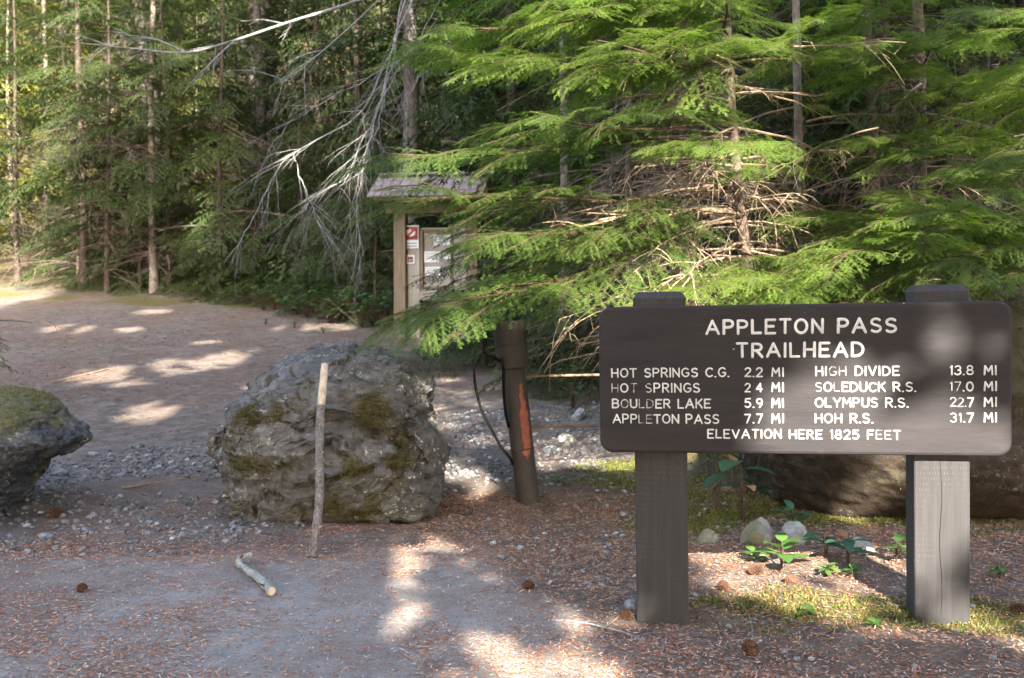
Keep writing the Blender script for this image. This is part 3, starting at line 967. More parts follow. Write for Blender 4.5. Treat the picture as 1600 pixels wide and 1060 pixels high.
pr_ = 0.073
prof = [(-0.1, pr_)] + [(k * 0.02, pr_) for k in range(0, int(HP * 0.80 / 0.02))]
V, F = lathe(Geo(), pb, ax, prof, 48)
ang_side = (V - pb) - ((V - pb) @ ax)[:, None] * ax
hh = (V - pb) @ ax
sidex = ang_side[:, 0] / pr_; front = -ang_side[:, 1] / pr_
mask = np.exp(-((hh - 0.48) / 0.24) ** 2) * np.exp(-((sidex - 0.45 - (hh - 0.5) * 0.25) / 0.42) ** 2) * (front > -0.2) * 1.05
g = Geo(); g.add(V, F, 0, mask); g.build('pipe', M_steel, gp, True, True)
s0 = HP * 0.735
prof = [(s0, pr_), (s0 + 0.004, 0.098), (s0 + 0.012, 0.101), (s0 + 0.15, 0.1015), (s0 + 0.155, 0.1035), (s0 + 0.165, 0.1035), (s0 + 0.17, 0.1015), (HP - 0.012, 0.102), (HP, 0.099), (HP + 0.001, 0.092), (HP - 0.02, 0.088), (HP - 0.024, 0.001)]
V, F = lathe(Geo(), pb, ax, prof, 48)
g = Geo(); g.add(V, F, 0, 0); g.build('sleeve', M_steel, gp, False, True)
V, F = lathe(Geo(), pb, ax, [(HP * 0.285, pr_), (HP * 0.285 + .002, pr_ + .004), (HP * 0.285 + .008, pr_ + .004), (HP * 0.285 + .01, pr_)], 32)
g = Geo(); g.add(V, F); g.build('weld_ring', M_steel, gp, True, True)
D = pd - 0.1
def cab(pts, r, nm, m, parent, sides=7, n=40):
    q = np.array([P(a, b, D + (c2 if len(pp) > 2 else 0)) for pp in pts for a, b, c2 in [(*pp, 0)[:3]]])
    V, F = tube(smooth_path(q, n), r, sides); g = Geo(); g.add(V, F); return g.build(nm, m, parent, True)
cab([(774, 506, .1), (768, 507, .02), (763, 512), (760, 522), (757, 534), (755.5, 549), (757, 556)], 0.009, 'cable', M_cable, gp)
cab([(757.5, 527), (757, 540)], 0.016, 'cable_clamp', M_cable, gp, 8, 4)
cab([(782, 566, .0), (774, 560), (762, 556), (752, 555), (745, 562), (741, 578), (743, 605), (752, 640), (768, 672), (784, 700), (797, 716), (801, 726, .1)], 0.009, 'cable', M_cable, gp)
cab([(783, 560), (786, 575, -.02), (787, 610, -.0), (790, 645, .02), (795, 668, .05)], 0.010, 'cable', M_cable, gp)
g = Geo(); q = np.array([P(818, 589, pd + 0.02), P(935, 586, pd + 0.1), P(1180, 585, pd + 0.3)]); V, F = tube(smooth_path(q, 12), 0.0085, 7); g.add(V, F)
tag(g.build('rusty_rod', M_rod, None, True), 'upper thin rusty rod running from gate post behind the sign', 'rod')
g = Geo(); q = np.array([P(827, 667, pd + 0.02), P(935, 666, pd + 0.1), P(1180, 668, pd + 0.3)]); V, F = tube(smooth_path(q, 12), 0.0085, 7); g.add(V, F)
tag(g.build('rusty_rod', M_rod, None, True), 'lower thin rusty rod running from gate post behind the sign', 'rod')

# ------------------------------------------------------------------ walking stick, lichen stick, twigs, cones
t = NT('peeled pale wood', 0.75, 0.2); t.color(t.ramp(t.noise(9, 5, 0.6, (6, 6, 0.6)), [(0.3, (0.36, 0.27, 0.18)), (0.7, (0.60, 0.50, 0.38))])); M_peeled = t.m
b0 = G(488, 872); b1 = P(505, 570, 5.52)
path = np.array([b0 + (b1 - b0) * f + np.array([0.010 * math.sin(f * 7) + 0.012 * math.sin(f * 3), 0, 0]) for f in np.linspace(-0.0, 1, 60)])
L = len(path)
st = thing('walking_stick', 'tall stick with peeled pale top leaning against the boulder', 'stick', tuple(b0))
rad = np.linspace(0.0215, 0.024, L) + 0.0022 * fbm(path * 14, 3, 5)
V, F = tube(path[:46], rad[:46], 14); V += vnormals(V, F) * (0.0022 * fbm(V * 60, 3, 8))[:, None]
g = Geo(); g.add(V, F); g.build('bark_shaft', bark_mat('stick bark', (0.075, 0.062, 0.055), (0.19, 0.16, 0.145), (0.34, 0.31, 0.29), 30), st, True)
V, F = tube(path[45:], rad[45:] * 0.90, 12); g = Geo(); g.add(V, F); g.build('peeled_top', M_peeled, st, True)
for f, s, ln in ((0.13, -1, .03), (0.15, 1, .045), (0.14, 1, .035), (0.38, -1, .03), (0.35, 1, .025), (0.52, 1, .03), (0.44, -1, .03), (0.20, -1, .025)):
    p = path[int(f * 59)]; d = np.array([s * 0.8, -0.5, 0.5]); V, F = tube([p, p + d * ln * 0.6, p + d * ln], [0.007, 0.005, 0.001], 5)
    g = Geo(); g.add(V, F); g.build('twig_stub', M_peeled, st)

p0 = G(374, 888); p1 = G(424, 933)
lk = thing('lichen_stick', 'short pale lichen-covered broken branch lying on the asphalt', 'stick', tuple(p0))
q = [p0 + np.array([0.03, 0.10, 0.04]), p0 + np.array([-0.01, 0.02, 0.03]), p0 * 0.75 + p1 * 0.25 + [0, 0, 0.024], p0 * 0.4 + p1 * 0.6 + [0.01, 0, 0.024], p1 + [0, 0, 0.024]]
pa = smooth_path(q, 40); V, F = tube(pa, np.linspace(0.010, 0.020, 40) + 0.003 * fbm(pa * 30, 2, 4), 12)
V += vnormals(V, F) * (0.0055 * fbm(V * 45, 3, 2))[:, None]
M_lichen = bark_mat('lichen crust', (0.20, 0.20, 0.18), (0.40, 0.40, 0.36), (0.07, 0.065, 0.06), 40)
g = Geo(); g.add(V, F); g.build('shaft', M_lichen, lk, True)
V, F = tube([pa[-1], pa[-1] + (pa[-1] - pa[-2]) * 0.25], 0.0175, 12); g = Geo(); g.add(V, F); g.build('broken_end', M_peeled, lk)
for k, f in enumerate((8, 26, 36)):
    dv = np.array([0.6 - 0.9 * k, 0.5, 1.0 - 0.3 * k]) * (0.024 + 0.008 * k)
    V, F = tube([pa[f], pa[f] + dv * 0.6, pa[f] + dv], [0.006, 0.005, 0.002], 5); g = Geo(); g.add(V, F); g.build('twig_stub', M_twig, lk)

GT = [([(862, 972), (900, 974), (940, 982), (985, 995), (1012, 1010)], 0.0055, M_greytwig, 'curved pale stick on litter left of the left sign post'),
      ([(870, 932), (900, 928), (930, 918), (945, 908)], 0.004, M_deadtwig, 'thin straight twig on litter left of the sign'),
      ([(1150, 940), (1165, 955), (1174, 975), (1176, 1000)], 0.004, M_greytwig, 'grey bent twig on the moss under the sign'),
      ([(940, 985), (955, 975), (972, 962), (985, 957)], 0.0035, M_deadtwig, 'short twig crossing the curved stick'),
      ([(1360, 945), (1400, 948), (1425, 948)], 0.004, M_deadtwig, 'straight twig touching the right sign post foot'),
      ([(1520, 952), (1540, 958), (1560, 960)], 0.006, M_greytwig, 'pale chip of branch right of the right sign post'),
      ([(190, 765), (250, 755), (312, 745)], 0.007, M_deadtwig, 'long thin twig on gravel between the two boulders'),
      ([(690, 795), (715, 790), (738, 798), (728, 806), (700, 800)], 0.0035, M_cable, 'dark wiry root loop at the right foot of the boulder'),
      ([(80, 600), (120, 590), (150, 583), (170, 578)], 0.012, M_deadtwig, 'fallen branch on the trail beyond the left boulder')]
for pts, r, m, lab in GT:
    q = np.array([G(*p_) + [0, 0, r * 1.2] for p_ in pts]); V, F = tube(smooth_path(q, 26), np.linspace(r, r * 0.6, 26), 6)
    g = Geo(); g.add(V, F); tag(g.build('fallen_twig', m, None, True), lab, 'twig')

M_cone = bark_mat('fir cone', (0.05, 0.028, 0.02), (0.15, 0.08, 0.05), None, 60)


def cone_mesh():
    g = Geo(); n = 90
    for k in range(n):
        f = k / n; a = k * 2.39996; r = 0.016 * math.sin(math.pi * (0.12 + 0.83 * f)); z = -0.024 + 0.05 * f
        d = np.array([math.cos(a), math.sin(a), 0]); s = np.array([-d[1], d[0], 0]); c0 = d * r * 0.5 + [0, 0, z]
        tip = d * (r + 0.006) + [0, 0, z + 0.006]
        g.add([c0 - s * .003, c0 + s * .003, tip + s * .0055, tip - s * .0055, tip + d * 0.002 - [0, 0, .004], c0 - [0, 0, .004]], [(0, 1, 2), (0, 2, 3), (3, 2, 4), (0, 3, 4), (1, 4, 2), (0, 4, 5), (1, 5, 4)])
    V, F = ico(2); g.add(V * [0.011, 0.011, 0.022], F)
    return g.mesh('fir_cone', M_cone)


cm = cone_mesh()
for k, (px, py, s, lab) in enumerate([(1171, 1021, 1.25, 'dark fir cone on litter at the bottom below the sign'), (824, 921, 1.0, 'fir cone lying left of the sign on needle litter'), (980, 968, 1.0, 'fir cone at the foot of the left sign post'),
                            (1005, 972, 1.1, 'pale worn cone right beside the left sign post foot'), (1180, 898, 1.2, 'sunlit reddish cone on the needles beneath the sign'), (1236, 915, 1.2, 'cone in the sunlit strip nearest the sign middle'),
                            (88, 808, 1.6, 'fir cone on gravel in front of the left boulder'), (128, 925, 1.0, 'fir cone on the asphalt at the lower left'), (1130, 922, 1.1, 'dark cone in shade just right of the left post'), (1595, 962, 1.2, 'dark fir cone at the right edge of the picture')]):
    p = G(px, py); o = link('fir_cone', cm); o.location = (p[0], p[1], p[2] + 0.016 * s); o.scale = (s,) * 3
    o.rotation_euler = (math.radians(80 + 15 * math.sin(k * 3)), 0.3 * k, k * 1.9); tag(o, lab, 'cone')

# ------------------------------------------------------------------ information kiosk
KD = 15.6
kz = gz(*P(640, 520, KD)[:2])
kx = thing('information_kiosk', 'wooden information kiosk with shake roof half hidden by hemlock boughs', 'kiosk', (float(P(690, 520, KD)[0]), KD, kz))
Mk = np.eye(4); yaw = math.radians(-9)
kex = np.array([math.cos(yaw), math.sin(yaw), 0]); key = np.array([-math.sin(yaw), math.cos(yaw), 0])
KO = np.array([*P(627, 520, KD)[:2], kz])       # foot of the left post


def kp(u, v, w): return KO + kex * u + key * v + np.array([0, 0, w])


def kbox(name, u, v, w, su, sv, sw, mat, parent=kx, bev=0.006, roll=0.0):
    V, F = cbox((su, sv, sw), bev)
    M = np.eye(4); M[:3, 0] = kex; M[:3, 1] = key; M[:3, 2] = [0, 0, 1]; M[:3, 3] = kp(u, v, w)
    V = V.copy()
    if roll:
        c_, s_ = math.cos(roll), math.sin(roll); V = np.stack([V[:, 0], V[:, 1] * c_ - V[:, 2] * s_, V[:, 1] * s_ + V[:, 2] * c_], 1)
    return link(name, np_mesh(name, xf(V, M), F, np.zeros(len(F), np.int32), mat), parent)


t = NT('tan stained timber', 0.8, 0.2); t.color(t.ramp(t.noise(5, 5, 0.6, (6, 6, 0.5)), [(0.3, (0.15, 0.115, 0.078)), (0.7, (0.24, 0.19, 0.135))])); M_tan = t.m
t = NT('weathered pale plywood', 0.8, 0.2); t.color(t.ramp(t.noise(3, 5, 0.6, (3, 3, 0.6)), [(0.3, (0.27, 0.25, 0.22)), (0.7, (0.40, 0.38, 0.34))])); M_ply = t.m
t = NT('grey brown notice panel', 0.6, 0.3); t.color(t.ramp(t.noise(2, 4), [(0.3, (0.27, 0.25, 0.225)), (0.7, (0.34, 0.32, 0.29))])); M_panel = t.m
t = NT('white paper', 0.7, 0.2); t.color((0.72, 0.76, 0.80)); M_paper = t.m
t = NT('sign red', 0.5, 0.3); t.color((0.22, 0.030, 0.030)); M_red = t.m
t = NT('grey print', 0.7, 0.2); t.color((0.30, 0.31, 0.33)); M_print = t.m
t = NT('cedar shake', 0.9, 0.15)
c = t.ramp(t.noise(4, 6, 0.65, (5, 5, 5)), [(0.3, (0.10, 0.075, 0.065)), (0.7, (0.25, 0.21, 0.20))])
c = t.mix(t.math('MULTIPLY', t.rnd(), 0.5), c, (0.30, 0.28, 0.29)); t.color(c); M_shake = t.m
KW = 1.14
hh0 = P(627, 334, KD)[2] - kz
for u in (0.0, KW): kbox('post', u, 0, hh0 / 2 - 0.1, 0.185, 0.185, hh0 + 0.2, M_tan)
for u in (0.20, KW - 0.20): kbox('side_board', u, 0.03, 0.82, 0.20, 0.05, 1.85, M_ply)
kbox('notice_panel', KW / 2, 0.06, 1.22, KW - 0.62, 0.04, 0.98, M_panel)
kbox('lower_rail', KW / 2, 0.035, 0.66, KW - 0.61, 0.06, 0.17, M_ply)
for (u, w, su, sw) in ((0.33, 1.2, 0.045, 0.96), (KW - 0.33, 1.2, 0.045, 0.96), (KW / 2, 0.772, KW - 0.72, 0.045), (KW / 2, 1.66, KW - 0.72, 0.045)):
    kbox('panel_frame', u, 0.022, w, su, 0.045, sw, M_tan)
kbox('beam', KW / 2, 0, hh0 + 0.06, KW + 0.45, 0.14, 0.14, M_tan)
for (px, py, w, h) in ((677, 402, .26, .17), (678, 424, .24, .13), (725, 404, .22, .15), (726, 425, .22, .14), (703, 398, .16, .15), (695, 376, .3, .16)):
    u = (P(px, py, KD) - KO) @ kex; w_ = P(px, py, KD)[2] - kz
    pp = kbox('notice_paper', u, 0.036, w_, w, 0.004, h, M_paper, kx, 0)
    for k in range(3):
        kbox('print_line', u, 0.0325, w_ + h * (0.28 - 0.22 * k), w * 0.78, 0.002, h * 0.06, M_print, pp, 0)
# no-fire sign and small square sign
u = (P(644, 370, KD) - KO) @ kex; w_ = P(644, 371, KD)[2] - kz
pl = kbox('fire_notice', u, -0.008, w_, 0.26, 0.012, 0.36, M_paper, kx, 0.003)
kbox('red_square', u, -0.016, w_ + 0.055, 0.23, 0.003, 0.20, M_red, pl, 0)
g = Geo()
fl = [(-.07, -.03), (-.08, .03), (-.05, .06), (-.045, .03), (-.01, .085), (.01, .045), (.04, .065), (.075, .02), (.06, -.03), (0, -.05)]
V = [kp(u + a, -0.0195, w_ + 0.055 + b) for a, b in fl] + [kp(u, -0.0195, w_ + 0.055)]
g.add(V, [(len(fl), (k + 1) % len(fl), k) for k in range(len(fl))]); g.build('flame_symbol', M_paper, pl)
V, F = cbox((0.27, 0.003, 0.035), 0); R = np.array([[math.cos(.75), 0, -math.sin(.75)], [0, 1, 0], [math.sin(.75), 0, math.cos(.75)]])
V = V @ R.T; V = np.array([kp(u + v[0], -0.0235 + v[1], w_ + 0.055 + v[2]) for v in V])
t = NT('bright red', 0.5, 0.3); t.color((0.42, 0.04, 0.03))
link('slash', np_mesh('slash', V, F, np.zeros(len(F), np.int32), t.m), pl)
for k in range(2): kbox('print_line', u, -0.0152, w_ - 0.10 - 0.045 * k, 0.19, 0.002, 0.018, M_print, pl, 0)
u = (P(643, 406, KD) - KO) @ kex; w_ = P(643, 406, KD)[2] - kz
p2 = kbox('square_notice', u, -0.006, w_, 0.135, 0.012, 0.14, M_paper, kx, 0.003)
kbox('red_square', u, -0.0145, w_, 0.085, 0.003, 0.085, M_red, p2, 0)
kbox('print_line', u, -0.0175, w_ - 0.01, 0.05, 0.002, 0.03, M_print, p2, 0)
# roof: a shallow pitched gable with separate shakes, ridge running across
ze = P(600, 317, KD)[2] - kz; zr = P(620, 284, KD)[2] - kz + 0.05
slopeV = 0.62; ang = math.atan2(zr - ze, slopeV); Ls = math.hypot(zr - ze, slopeV)
roof = kbox('roof', KW / 2, -slopeV / 2, (ze + zr) / 2 - 0.02, KW + 0.52, Ls, 0.03, M_tan, kx, 0, ang)
kbox('roof_back', KW / 2, slopeV / 2, (ze + zr) / 2 - 0.02, KW + 0.52, Ls, 0.03, M_tan, kx, 0, -ang)
for sgn in (-1, 1):
    for r_ in range(4):
        v = -0.36
        while v < KW + 0.12:
            w = RNG.uniform(0.10, 0.20); f = (r_ + 0.5) / 4 + RNG.uniform(-0.02, 0.02)
            o = kbox('shake', v + w / 2, sgn * slopeV * (1 - f), ze + (zr - ze) * f + 0.025 + 0.006 * RNG.random(), w - 0.008, Ls / 4 * 1.25, 0.028, M_shake, roof, 0.004, (-sgn) * (ang - 0.06) + RNG.uniform(-.03, .03))

            v += w
v = -0.34
while v < KW + 0.12:
    w = RNG.uniform(0.22, 0.34)
    kbox('ridge_shake', v + w / 2, -0.03, zr + 0.055 + RNG.uniform(-.012, .012), w - 0.01, 0.17, 0.03, M_shake, roof, 0.004, 0.25 + RNG.uniform(-.05, .05))
    v += w
# ------------------------------------------------------------------ hemlock boughs
def bough_arrays(seed, L, needle=True, spacing=0.040, nl=0.012, density=1.0, bare=0.12, sag=0.16):
    """a flat hemlock spray along +x: returns Geo with slot 0 wood, slot 1 needles"""
    rng = np.random.default_rng(seed); g = Geo()
    n = 14; tt = np.linspace(0, 1, n); bend = rng.uniform(-0.10, 0.10)
    def axis(t):
        t = np.asarray(t, float)
        return np.stack([L * t, L * bend * t * t + 0.012 * L * np.sin(t * 9 + seed), -sag * L * t ** 2.1 + 0.03 * L * np.sin(t * 3.1) + 0.004 * np.sin(t * 23 + seed)], -1)
    V, F = tube(axis(tt), np.linspace(0.0048 * L / 1.2, 0.0010, n), 5, False); g.add(V, F, 0)
    ns = int(L / spacing); tw = []          # twiglets: origin, dir, length, plane normal
    for i in range(ns):
        t = bare + (1 - bare) * (i + rng.uniform(-0.3, 0.3)) / ns; t = float(np.clip(t, 0.02, 0.995))
        if rng.random() < 0.07: continue
        s = 1 if i % 2 else -1
        l = L * 0.44 * min(1, (t - bare + 0.10) / 0.26) * (1 - t) ** 0.72 * rng.uniform(0.62, 1.15) + 0.035
        ang = math.radians(rng.uniform(46, 64) - 14 * t)
        ax = axis(np.array([t, min(1, t + 0.02)])); d0 = ax[1] - ax[0]; d0 /= np.linalg.norm(d0) + 1e-9
        side = np.array([-d0[1], d0[0], 0.0]) * s
        d = d0 * math.cos(ang) + side * math.sin(ang) + np.array([0, 0, rng.uniform(-0.16, 0.10)])
        d /= np.linalg.norm(d)
        m = max(3, int(l / 0.05)); u = np.linspace(0, 1, m)
        fwd = d0 * 0.22 * l
        pts = ax[0] + d * (l * u)[:, None] + fwd * (u ** 2)[:, None] + np.array([0, 0, -1.0]) * (l * rng.uniform(0.10, 0.30) * u ** 2)[:, None]
        V, F = tube(pts, np.linspace(0.0018, 0.0007, m), 3, False); g.add(V, F, 0)
        k = max(2, int(l / 0.021 * density))
        for j in range(k):
            uu = (j + rng.uniform(0.1, 0.9)) / k
            if rng.random() < 0.10: continue
            ii = min(int(uu * (m - 1)), m - 2); f = uu * (m - 1) - ii; o = pts[ii] * (1 - f) + pts[ii + 1] * f
            dd = pts[ii + 1] - pts[ii]; dd /= np.linalg.norm(dd)
            s2 = 1 if j % 2 else -1
            sd = np.array([-dd[1], dd[0], 0.0]) * s2; a2 = math.radians(rng.uniform(38, 58))
            td = dd * math.cos(a2) + sd * math.sin(a2) + np.array([0, 0, rng.uniform(-0.22, 0.12)])
            tl = min(0.10, 0.26 * l + 0.012) * (1 - 0.62 * uu) * rng.uniform(0.7, 1.2) + 0.012
            tw.append((o, td / np.linalg.norm(td), tl))
        tw.append((pts[-1], (pts[-1] - pts[-2]) / np.linalg.norm(pts[-1] - pts[-2]), 0.03))
        for ii in range(m - 1):
            if ii or rng.random() < .5: tw.append((pts[ii], (pts[ii + 1] - pts[ii]) / np.linalg.norm(pts[ii + 1] - pts[ii]), np.linalg.norm(pts[ii + 1] - pts[ii])))
    tw.append((axis(1.0), np.array([1.0, 0, -0.2]), 0.05))
    O = np.array([a for a, b, c in tw]); Dv = np.array([b for a, b, c in tw]); Ln = np.array([c for a, b, c in tw])
    up = np.array([0, 0, 1.0]); S = np.cross(up, Dv); S /= np.linalg.norm(S, axis=1)[:, None] + 1e-9
    if needle:
        cnt = np.maximum(3, (Ln / (nl * 0.40)).astype(int)) * 2
        id_ = np.repeat(np.arange(len(tw)), cnt); pos = np.concatenate([np.arange(c) for c in cnt]); tot = len(id_)
        f = (pos // 2 + rng.random(tot) * 0.8) / np.repeat(cnt // 2, cnt); s = np.where(pos % 2, 1.0, -1.0)
        o = O[id_] + Dv[id_] * (Ln[id_] * f)[:, None] + np.array([0, 0, -1.0]) * (Ln[id_] * 0.16 * f ** 2)[:, None]
        nd = Dv[id_] * rng.uniform(0.25, 0.75, tot)[:, None] + S[id_] * s[:, None] + up * rng.uniform(-0.30, 0.42, tot)[:, None]
        nd /= np.linalg.norm(nd, axis=1)[:, None]
        ln = nl * rng.uniform(0.65, 1.25, tot)[:, None] * (1 - 0.35 * f)[:, None]
        w = Dv[id_] * (nl * 0.135)
        V = np.stack([o - w, o + w + nd * 0.0, o + nd * ln + w * 0.5, o + nd * ln * 0.92 - w * 0.5], 1).reshape(-1, 3)
        b = np.arange(tot)[:, None] * 4
        F = np.concatenate([b + [0, 1, 2], b + [0, 2, 3]])
        g.add(V, F, 1, np.repeat(np.clip((f - 0.7) * 1.1, 0, 0.35) * (rng.random(len(tw)) < 0.5)[id_], 4))
    else:
        k = len(tw); w = S * (nl * rng.uniform(0.7, 1.2, k))[:, None]; e = O + Dv * (Ln * 1.15)[:, None] - up * (Ln * 0.15)[:, None]; mid = O + Dv * (Ln * 0.5)[:, None] + up * (0.004)
        V = np.stack([O, mid - w, e, mid + w], 1).reshape(-1, 3); b = np.arange(k)[:, None] * 4
        g.add(V, np.concatenate([b + [0, 2, 1], b + [0, 3, 2]]), 1, np.repeat((rng.random(k) < 0.18) * 0.25, 4))
    return g


SPRAY = [bough_arrays(s, 0.85, True, 0.030, 0.0125, 1.0, 0.06, 0.14).arrays() for s in (11, 12, 13)]


def compound(seed, L):
    """a long limb set with flat sprays on both sides and at the tip"""
    rng = np.random.default_rng(seed); g = Geo(); n = 16; tt = np.linspace(0, 1, n); bend = rng.uniform(-.12, .12)
    f = lambda t: np.array([L * t, L * bend * t * t + 0.015 * L * math.sin(t * 8 + seed), L * (-0.10 * t ** 2 + 0.03 * math.sin(t * 5 + seed))])
    V, F = tube([f(t) for t in tt], np.linspace(0.011, 0.0025, n), 6, False); g.add(V, F, 0)
    k = 9
    for i in range(k):
        t = 0.20 + 0.78 * (i + rng.uniform(-.3, .3)) / k; s = 1 if i % 2 else -1
        a = s * math.radians(rng.uniform(34, 62) - 18 * t); l = L * (0.40 * (1 - t) ** 0.6 + 0.13) * rng.uniform(0.75, 1.2)
        M = frame(f(t), (math.cos(a), math.sin(a), rng.uniform(-0.22, 0.12)), (0, 0, 1)); r = rng.normal(0, 0.25)
        R = np.array([[1, 0, 0], [0, math.cos(r), -math.sin(r)], [0, math.sin(r), math.cos(r)]]); M[:3, :3] = M[:3, :3] @ R * (l / 0.85)
        Vb, Fb, Mb, Ab = SPRAY[rng.integers(3)]; Vw = xf(Vb, M); g.V.append(Vw); g.F.append(Fb + g.n); g.M.append(Mb); g.A.append(Ab); g.n += len(Vw)
    M = frame(f(0.86), (1, bend, -0.15), (0, 0, 1)); M[:3, :3] *= 0.42 * L / 1.7 / 0.85 * 1.0
    Vb, Fb, Mb, Ab = SPRAY[0]; Vw = xf(Vb, M); g.V.append(Vw); g.F.append(Fb + g.n); g.M.append(Mb); g.A.append(Ab); g.n += len(Vw)
    return g.mesh('bough', [M_twig, M_needle], attr=True)


BIG = [compound(s, 1.7) for s in (1, 2, 3)]
SML = [np_mesh('bough', *a[:3], [M_twig, M_needle], False, a[3]) for a in SPRAY]


def put_bough(base, tip, parent, rng, roll=None):
    base = np.asarray(base, float); tip = np.asarray(tip, float); d = tip - base; L = np.linalg.norm(d)
    big = L > 1.05; me = (BIG if big else SML)[rng.integers(3)]; L0 = 1.7 if big else 0.85
    d = d + np.array([0, 0, 0.09 * L])         # the spray sags below its chord
    M = frame(base, d, (0, 0, 1)); r = rng.normal(0, 0.16) if roll is None else roll
    R = np.array([[1, 0, 0], [0, math.cos(r), -math.sin(r)], [0, math.sin(r), math.cos(r)]])
    s = L / L0; A = M[:3, :3] @ R * s
    if rng.random() < 0.5: A[:, 1] *= -1
    M[:3, :3] = A
    o = link('bough', me, parent, Matrix(M.tolist()))
    return o


def dead_branch(geo, base, d, L, r, rng, m=0, twigs=7, droop=0.25, curl=0.3, sides=4):
    d = np.asarray(d, float) / np.linalg.norm(d); n = 7; u = np.linspace(0, 1, n)
    side = np.cross(d, [0, 0, 1.0]); side /= np.linalg.norm(side) + 1e-9
    pts = np.asarray(base) + d * (L * u)[:, None] + np.array([0, 0, -1.0]) * (L * droop * u ** 2)[:, None] + side * (L * rng.normal(0, 0.10) * u ** 2)[:, None] + rng.normal(0, 0.012 * L, (n, 3)) * u[:, None]
    V, F = tube(pts, np.linspace(r, r * 0.25, n), sides, False); geo.add(V, F, m)
    for k in range(twigs):
        f = rng.uniform(0.25, 1.0); i = min(int(f * (n - 1)), n - 2); o = pts[i] + (pts[i + 1] - pts[i]) * (f * (n - 1) - i)
        td = d * rng.uniform(0.3, 0.9) + side * rng.normal(0, 0.6) + np.array([0, 0, rng.uniform(-0.9, 0.25)]); td /= np.linalg.norm(td)
        l = L * rng.uniform(0.12, 0.38) * (1.15 - f * 0.5); q = np.linspace(0, 1, 4)
        tp = o + td * (l * q)[:, None] + (np.array([0, 0, -1.0]) * curl + rng.normal(0, 0.15, 3)) * (l * q ** 2)[:, None]
        V, F = tube(tp, np.linspace(r * 0.38, r * 0.12, 4), 3, False); geo.add(V, F, m)
        if rng.random() < 0.5:
            t2 = td + rng.normal(0, 0.6, 3); t2 /= np.linalg.norm(t2)
            V, F = tube([tp[2], tp[2] + t2 * l * 0.3, tp[2] + t2 * l * 0.5 - [0, 0, l * 0.1]], [r * 0.2, r * 0.14, r * 0.08], 3, False); geo.add(V, F, m)


def trunk_fn(pts, zt=9.0, zb=None):
    """picture points (px,py,depth) of a stem -> function z -> point, running from below ground to zt"""
    q = np.array([P(*p) for p in pts]); o = np.argsort(q[:, 2]); q = q[o]
    lo = q[0] + (q[0] - q[-1]) / (q[-1][2] - q[0][2]) * (q[0][2] + 1.5) * 0.6
    hi = q[-1] + (q[-1] - q[0]) / (q[-1][2] - q[0][2]) * (zt - q[-1][2]) * 0.5; hi[2] = zt
    lo[2] = gz(lo[0], lo[1]) - 0.15
    Q = np.concatenate([[lo], q, [hi]])
    return lambda z: np.array([np.interp(z, Q[:, 2], Q[:, k]) for k in range(2)] + [z])


def near_tree(label, stem_px, r0, bark, zt, boughs, auto, dead, seed, lo=1.2, hi=5.0, reach=(0.8, 1.7), group=None, name='hemlock_tree', avoid=None, dz=(0.9, 3.0)):
    rng = np.random.default_rng(seed); f = trunk_fn(stem_px, zt); base = f(-5.0)
    base = np.array([np.interp(0, [0, 1], [f(0.0)[0], 0]), f(0.0)[1], 0]); base[2] = gz(base[0], base[1])
    root = thing(name, label, 'tree', tuple(base), group)
    zs = np.linspace(base[2] - 0.15, zt, 46); pts = np.array([f(z) for z in zs]); pts[:, :2] += 0.018 * np.stack([np.sin(zs * 2.1 + seed), np.cos(zs * 1.7 + seed)], 1)
    rad = np.interp(zs, [zs[0], zs[0] + 0.4, zt], [r0 * 1.5, r0 * 1.05, r0 * 0.35])
    V, F = tube(pts, rad, 12); V += vnormals(V, F) * (0.10 * r0 * fbm(V * 22, 3, seed))[:, None]
    g = Geo(); g.add(V, F); g.build('trunk', bark, root, True)
    for (by, tx, ty, td) in boughs:
        tp = P(tx, ty, td); hd = np.linalg.norm((f(tp[2]) - tp)[:2])
        put_bough(f(tp[2] + hd * (by if 0 < by < 1 else rng.uniform(0.02, 0.17))), tp, root, rng)
    for k in range(auto):
        z = rng.uniform(lo, hi); a = rng.uniform(0, 2 * np.pi); L = rng.uniform(*reach)
        if math.sin(a) < 0.05: continue
        b = f(z); tip = b + np.array([math.cos(a) * L, math.sin(a) * L, rng.uniform(-0.28, 0.10) * L])
        dq = (tip - CAMP) @ FWD
        if dq < 4.3: continue
        if avoid is not None and avoid(tip): continue
        put_bough(b, tip, root, rng)
    if dead:
        g = Geo()
        for k in range(dead):
            z = rng.uniform(*dz); a = rng.uniform(0, 2 * np.pi); L = rng.uniform(0.4, 1.25)
            dead_branch(g, f(z), (math.cos(a), math.sin(a), rng.uniform(-0.25, 0.25)), L, 0.010, rng, 0, 9, 0.15, 0.35)
        g.build('dead_branches', M_deadtwig, root)['kind'] = 'stuff'
    return root, f


def to_px(p):
    q = np.asarray(p) - CAMP; d = q @ FWD
    return 800 + FPX * (q @ RT) / d, 530 - FPX * (q @ UP) / d, d


def keep_left_open(tip):
    x, y, d = to_px(tip)
    return (x < 930 and y > 60) or (930 < x < 1600 and y > 440) or (960 < x < 1320 and 120 < y < 420)


